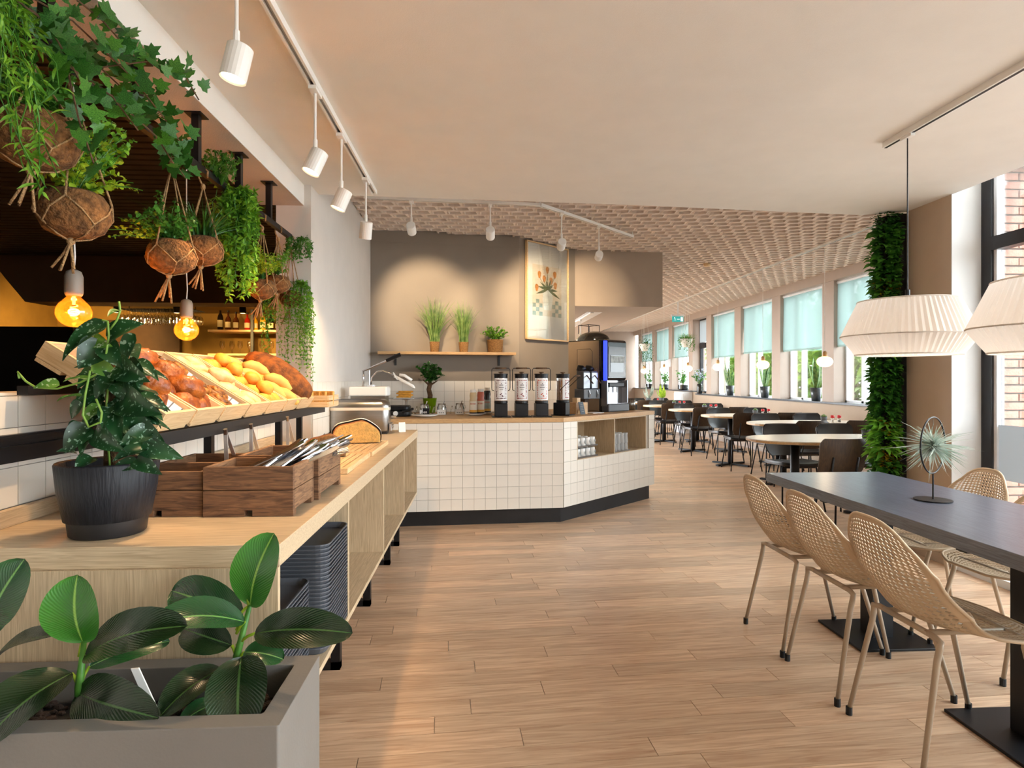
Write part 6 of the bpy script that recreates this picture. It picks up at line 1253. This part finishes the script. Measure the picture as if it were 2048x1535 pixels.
def round_bush(t, n, c, rad, ls, matn, seed, **k): return bushy(t, n, c, rad, ls, matn, seed, **k)
t, h = rope_pot('coconut fibre planter half covered by hanging ivy', 1.70, 1.93, .105, seed=1); round_bush(t, 420, (0, 0, .12), .12, .024, 'mid_leaf', 3, stems=26, width=.8, base=(0, 0, .05))
t, h = rope_pot('round coconut fibre planter with lime green round leaves below the ivy', 1.86, 1.775, .097, seed=4); round_bush(t, 900, (.02, .03, .11), .135, .02, 'lime_leaf', 5, stems=46, width=.85, base=(0, 0, .05)); round_bush(t, 420, (.05, .05, .24), .09, .019, 'green_leaf', 55, stems=22, width=.85, base=(.02, .02, .1))
t, h = rope_pot('coconut fibre planter with dense small green leaves spreading to one side', 2.43, 1.765, .09, seed=2); round_bush(t, 900, (-.01, -.02, .11), .12, .018, 'mid_leaf', 7, stems=46, width=.75, base=(0, 0, .05)); round_bush(t, 110, (-.10, -.08, .05), .09, .018, 'lime_leaf', 71, stems=9, width=.85, base=(-.02, -.02, .05))
t, h = rope_pot('coconut fibre planter with needle-like rosemary leaves', 2.70, 1.845, .085, seed=6); blades(t, 150, .17, .05, .15, .008, 'dark_leaf', .04, 61, name='needles')
t, h = rope_pot('small coconut fibre planter under the bright trailing plant', 3.42, 1.785, .075, seed=9); round_bush(t, 700, (-.01, -.01, .12), .12, .024, 'lime_leaf', 17, stems=34, width=.45, base=(0, 0, .05))
t, h = rope_pot('small coconut fibre planter nearest the pillar', 3.69, 1.855, .07, seed=12); round_bush(t, 450, (.02, 0, .10), .10, .022, 'green_leaf', 19, stems=26, width=.5, base=(0, 0, .05))
def trailing(name, lab, x, y, z, n, length, spread, ls, matn, seed, width=.45, inward=.0, topb=.1, thick=.0015):
    t = thing(name, lab, 'plant', (x, y, z)); q = random.Random(seed); m = MB(); ms = MB()
    for k in range(n):
        a = q.random()*6.283; r = spread*math.sqrt(q.random()); L = length*q.uniform(.35, 1); px_, py_ = r*math.cos(a), r*math.sin(a)*1.0; pts = [V((0, 0, 0))]; st = int(L/.03) + 2
        for j in range(1, st): u = j/st; pts.append(V((px_*min(1, u*4) + q.uniform(-.008, .008) + inward*u, py_*min(1, u*4) + q.uniform(-.008, .008), topb*math.sin(min(1, u*4)*2.2) - L*u)))
        ms.tube(pts, thick, 3, cap=False)
        for p in pts[1:]:
            for _ in range(4):
                d = V((q.uniform(-1, 1), q.uniform(-1, 1), q.uniform(-.9, .5))).normalized(); l_ = ls*q.uniform(.6, 1.2); m.leaf(p, p + d*l_, l_*width, (q.uniform(-1, 1), q.uniform(-1, 1), 1), .1, .1, (0, .9, 1, .6, 0))
    m.build('foliage', matn, t)['kind'] = 'stuff'; ms.build('stems', 'mid_leaf', t)['kind'] = 'stuff'; return t
t = trailing('trailing_plant', 'bright green trailing plant spilling down from the black rail', -1.17, 3.02, 2.10, 60, .60, .10, .032, 'green_leaf', 31, .42, topb=.16); t = trailing('trailing_plant', 'dark leafy plant perched on the black rail above the bright trailing plant', -1.19, 2.90, 2.19, 26, .14, .10, .026, 'mid_leaf', 32, .5, topb=.16)
rp, h = rope_pot('coconut fibre planter hanging against the pillar with fine vines', 3.93, 1.80, .07, seed=15); trailing('fine_vine', 'fine-leaved vine hanging in a long veil in front of the pillar', -1.13, 3.96, 1.90, 46, .72, .10, .017, 'green_leaf', 33, .5, topb=.06, thick=.0009); trailing('fine_vine', 'dark bushy plant at the top of the pillar beside the rail end', -1.13, 3.93, 2.12, 30, .16, .10, .022, 'mid_leaf', 34, .5, topb=.08); trailing('fine_vine', 'fine-leaved vine hanging in front of the bar shelf', -1.26, 3.80, 1.82, 16, .48, .06, .017, 'green_leaf', 35, .5, topb=.04, thick=.0009)
# ivy: every leaf a piece of its own
iv = thing('ivy_plant', 'large-leaved ivy draped over the black rail', 'plant', (-1.18, 1.8, 2.2)); ivy_o = V(iv.location)
ip = [(0, 0), (-.25, -.08), (-.62, .1), (-.38, .34), (-.5, .62), (-.2, .62), (0, 1.05), (.2, .62), (.5, .62), (.38, .34), (.62, .1), (.25, -.08)]
m = MB(); m.add([(x, y, .10*abs(x) - .12*y*y) for x, y in ip] + [(0, .35, .03)], [(12, i, (i+1) % 12) for i in range(12)]); ivy_me = m.mesh('leaf', 'ivy_leaf', True); ivy_me2 = m.mesh('leaf', 'dark_leaf', True); ivy_me3 = m.mesh('leaf', 'mid_leaf', True)
q = random.Random(77)
strands = [[(-1.18, 1.45, 2.25), (-1.12, 1.75, 2.28), (-1.10, 2.0, 2.25), (-1.12, 2.25, 2.22), (-1.12, 2.42, 2.16)], [(-1.18, 1.9, 2.22), (-1.05, 2.0, 2.30), (-1.0, 2.12, 2.33), (-.99, 2.22, 2.28)], [(-1.18, 1.75, 2.22), (-1.08, 1.66, 2.12), (-1.06, 1.68, 1.98), (-1.05, 1.74, 1.86)], [(-1.18, 1.5, 2.25), (-1.1, 1.62, 2.2), (-1.08, 1.72, 2.1)], [(-1.18, 2.05, 2.2), (-1.10, 2.15, 2.12), (-1.09, 2.25, 2.06)], [(-1.2, 1.45, 2.32), (-1.15, 1.6, 2.36), (-1.1, 1.85, 2.34), (-1.08, 2.02, 2.30)], [(-1.18, 2.2, 2.2), (-1.13, 2.32, 2.10), (-1.12, 2.40, 2.06)], [(-1.18, 1.6, 2.2), (-1.14, 1.75, 2.16), (-1.10, 1.9, 2.14), (-1.08, 2.0, 2.08)], [(-1.24, 1.4, 2.3), (-1.22, 1.7, 2.3), (-1.2, 2.0, 2.28), (-1.18, 2.3, 2.24)]]
for s_ in strands:
    ps = [V(p) - ivy_o for p in s_]; MB().tube(ps, .0025, 5).build('stem', 'bark', iv)
    n = int(sum((ps[i+1] - ps[i]).length for i in range(len(ps)-1))/.02)
    for k in range(n):
        u = (k + q.random())/n*(len(ps) - 1); i = min(len(ps)-2, int(u)); p = ps[i].lerp(ps[i+1], u - i) + V((q.uniform(-.03, .05), q.uniform(-.03, .03), q.uniform(-.03, .03)))
        o = link('leaf', (ivy_me, ivy_me, ivy_me2, ivy_me3)[q.randrange(4)], iv); o.location = p; sc = q.uniform(.034, .06); o.scale = (sc, sc, sc); o.rotation_euler = (R(q.uniform(40, 130)), R(q.uniform(-60, 60)), R(q.uniform(-30, 80)))
wl_ = thing('willow_vine', 'narrow-leaved willow-like vine hanging beside the ivy', 'plant', (-1.16, 1.56, 2.25)); m = MB(); ms = MB(); q = random.Random(91)
for k in range(16):
    a = q.uniform(-1, 1); L = q.uniform(.2, .5); pts = [V((q.uniform(0, .06)*i/4 + .02*i/4, a*.09 + .02*math.sin(i + k), .03*math.sin(i*.8) - L*(i/6)**1.2)) for i in range(7)]; ms.tube(pts, .0014, 4, cap=False)
    for j in range(int(L/.012)): u = q.random()*5.99; i = int(u); p = pts[i].lerp(pts[i+1], u - i); d = V((q.uniform(-1, 1), q.uniform(-1, 1), q.uniform(-1.3, .3))).normalized()*q.uniform(.03, .05); m.leaf(p, p + d, .008, (q.uniform(-1, 1), q.uniform(-1, 1), 1))
m.build('foliage', 'green_leaf', wl_)['kind'] = 'stuff'; ms.build('stems', 'mid_leaf', wl_)['kind'] = 'stuff'
# ---------------------------------------------------------------- bare amber bulbs over the hatch
glass('amber_glass', (1, .5, .11), .3); emis('filament', 'ffcf80', 14)
_a = M['amber_glass'].node_tree; _t = _a.nodes.new('ShaderNodeBsdfTranslucent'); _t.inputs[0].default_value = (1, .3, .03, 1); _x = _a.nodes.new('ShaderNodeMixShader'); _x.inputs[0].default_value = .05; _o = _a.nodes['Material Output']; _a.links.new(_o.inputs[0].links[0].from_socket, _x.inputs[1]); _a.links.new(_t.outputs[0], _x.inputs[2]); _a.links.new(_x.outputs[0], _o.inputs[0])
mat('socket_grey', '8d8378', .5)
for lab, y, zz in (('bare amber globe bulb below the lime green planter', 2.35, 1.537), ('bare amber globe bulb below the twin planters', 3.225, 1.542)):
    b = thing('globe_bulb', lab, 'lamp', (-1.5, y, zz), 0, 'bare amber bulbs over the hatch'); r = .058
    MB().lathe([(0, -r*.93)] + [(r*math.sin(a), -r*.93*math.cos(a)) for a in [math.pi*i/14 for i in range(1, 12)]] + [(.024, r*.98), (.020, r*1.1)], 26).build('glass_globe', 'amber_glass', b, smooth=True)
    m = MB(); m.tube([(.012*math.sin(i*.9), .012*math.cos(i*.9), -.022 + i*.0022) for i in range(24)], .0016, 5); m.build('filament', 'filament', b); MB().tube([(0, 0, .06), (0, 0, .03)], .005, 8).build('glass_stem', 'filament', b)
    MB().lathe([(.024, r*1.05), (.028, r*1.15), (.030, r*1.3), (.030, r*2.3), (.024, r*2.62), (.010, r*2.75), (0, r*2.76)], 20).build('socket', 'socket_grey', b, smooth=True); MB().tube([(0, 0, r*2.7), (.004, 0, r*3.6), (0, 0, r*5), (0, 0, 2.70 - zz)], .003, 6).build('cord', 'white_metal', b); MB().lathe([(0, 2.66 - zz), (.04, 2.66 - zz), (.04, 2.705 - zz), (0, 2.705 - zz)], 14).build('ceiling_rose', 'black_metal', b)
    point(b, (0, 0, -.005), 7, (1, .58, .2), .02)
# ---------------------------------------------------------------- white track spots
tl = thing('ceiling_track', 'white lighting track along the near ceiling above the buffet', 'track', (-.70, 1.6, 2.53)); MB().box(-.018, -.008, -2.0, 2.55, 0, .03).build('rail_side', 'white_metal', tl); MB().box(.008, .018, -2.0, 2.55, 0, .03).build('rail_side', 'white_metal', tl); MB().box(-.008, .008, -2.0, 2.55, .012, .03).build('groove', 'steel', tl)
def polyrail(lab, pts, z):
    t = thing('ceiling_track', lab, 'track', (*pts[0], z)); 
    for p, q_ in zip(pts, pts[1:]): MB().bar((p[0]-pts[0][0], p[1]-pts[0][1], .012), (q_[0]-pts[0][0], q_[1]-pts[0][1], .012), .034, .024).build('rail_piece', 'white_metal', t); MB().bar((p[0]-pts[0][0], p[1]-pts[0][1], -.0005), (q_[0]-pts[0][0], q_[1]-pts[0][1], -.0005), .010, .001).build('groove', 'steel', t)
    for p in pts[:]: MB().tube([(p[0]-pts[0][0], p[1]-pts[0][1], .024), (p[0]-pts[0][0], p[1]-pts[0][1], ZT - z + .02)], .006, 6).build('hanger', 'white_metal', t)
polyrail('white lighting track bent above the drinks counter', [(-.944, 5.095), (.529, 5.233), (1.619, 6.344)], 2.78)
emis('spot_lens', 'ffe6c0', 6)
def track_spot(lab, x, y, zr, zh, aim, energy, grp, size=55, col=(1, .76, .48)):
    t = thing('track_spotlight', lab, 'lamp', (x, y, zr), 0, grp); d = (V(aim) - V((x, y, zh))).normalized(); top = V((0, 0, zh - zr + .052)); Mx = d.to_track_quat('-Z', 'Y').to_matrix(); c = V((0, 0, zh - zr))
    MB().box(-.016, .016, -.05, .05, -.016, .0).build('adapter', 'white_metal', t); MB().tube([(0, 0, -.016), top + V((0, 0, .03))], .006, 8).build('rod', 'white_metal', t); MB().tube([top + V((0, 0, .045)), top - V((0, 0, .01))], .010, 8).build('swivel', 'white_metal', t)
    MB().lathe([(.034, -.046), (.038, -.05), (.038, .05), (.034, .053), (0, .053)], 22, c, Mx).build('housing', 'white_metal', t, smooth=False); MB().lathe([(0, -.044), (.034, -.044)], 18, c, Mx).build('lens', 'spot_lens', t)
    if energy: spot(t, c + d*.06, c + d, energy, col, size, .7, .03)
G1 = 'spotlights on the near ceiling track'; G2 = 'spotlights above the drinks counter'
track_spot('white track spotlight tilted toward the potted vine', -.72, 1.86, 2.53, 2.23, (-.98, 1.8, 1.0), 40, G1, 75, (1, .66, .36)); track_spot('white track spotlight aimed at the bread trays', -.70, 2.66, 2.53, 2.22, (-1.1, 2.5, 1.2), 54, G1, 80, (1, .62, .3)); track_spot('white track spotlight tilted at the far bread trays', -.70, 3.16, 2.53, 2.205, (-1.1, 3.1, 1.2), 54, G1, 80, (1, .62, .3)); track_spot('white track spotlight closest to the lattice ceiling', -.70, 3.84, 2.53, 2.215, (-.9, 4.3, .9), 40, G1, 80, (1, .68, .38))
track_spot('white track spotlight washing the grey wall over the grass plants', -.56, 5.131, 2.78, 2.545, (-.55, 6.5, 2.02), 120, G2, 52); track_spot('white track spotlight above the bushy shelf plant', .10, 5.193, 2.78, 2.53, (.15, 6.6, 1.85), 60, G2, 56); track_spot('white track spotlight in front of the tulip picture', .745, 5.453, 2.78, 2.50, (.75, 6.9, 2.0), 95, G2, 66); track_spot('white track spotlight in front of the soffit box', 1.17, 5.886, 2.78, 2.49, (1.3, 7.3, 2.25), 45, G2, 50)
for lab, x, y in (('white track spotlight lit under the soffit beside the recess', 1.48, 8.8), ('white track spotlight lit farther along under the soffit', 1.48, 9.8)): track_spot(lab, x, y, 2.15, 1.86, (x - .9 + (y-8.8)*1.6, y - .5, 1.2), 15, 'spotlights under the soffit', 60)
tp = thing('tall_grass', 'tall green grass plant behind the coffee machine', 'plant', (1.47, 8.4, 0)); MB().lathe([(0, 0), (.16, 0), (.2, .5), (.18, .5), (0, .45)], 18).build('pot', 'pot_dark', tp, smooth=True); blades(tp, 160, 1.58, .12, .16, .018, 'grass_blade', .45, 44)
hd_ = thing('trough_plants', 'tall green plants in a trough by the far end of the dining room', 'plant', (2.9, 18.0, 0)); MB().box(-.5, .5, -.15, .15, 0, .6).build('trough', 'pot_dark', hd_); bushy(hd_, 600, (0, 0, 1.4), .45, .1, 'dark_leaf', 40, 30, squash=1.9, base=(0, 0, .6))
sk = thing('wall_socket', 'small white switch box on the window pier past the exit door', 'switch', (5.068, 15.9, 1.72)); MB().box(-.03, 0, -.1, .1, -.1, .1).build('box', 'frame_white', sk); MB().box(-.036, -.03, -.04, .04, -.04, .04).build('rocker', 'frame_white', sk)

wc = thing('white_cabinet', 'low white cabinet against the wall just past the exit door', 'cabinet', (4.95, 14.55, 0)); MB().box(-.1, .11, -.35, .35, 0, .985).build('body', 'frame_white', wc, bevel=.004); MB().box(-.112, -.101, -.34, .34, .06, .95).build('door', 'frame_white', wc, bevel=.003)
nc = thing('paper_sign', 'small white folded card beside the toaster', 'card', (-.585, 4.72, .886), R(20)); MB().obox((0, 0, .036), (.05, .002, .075), Matrix.Rotation(R(-14), 3, 'X')).build('front_leaf', 'paper_white', nc); MB().obox((0, .018, .036), (.05, .002, .075), Matrix.Rotation(R(14), 3, 'X')).build('rear_leaf', 'paper_white', nc)
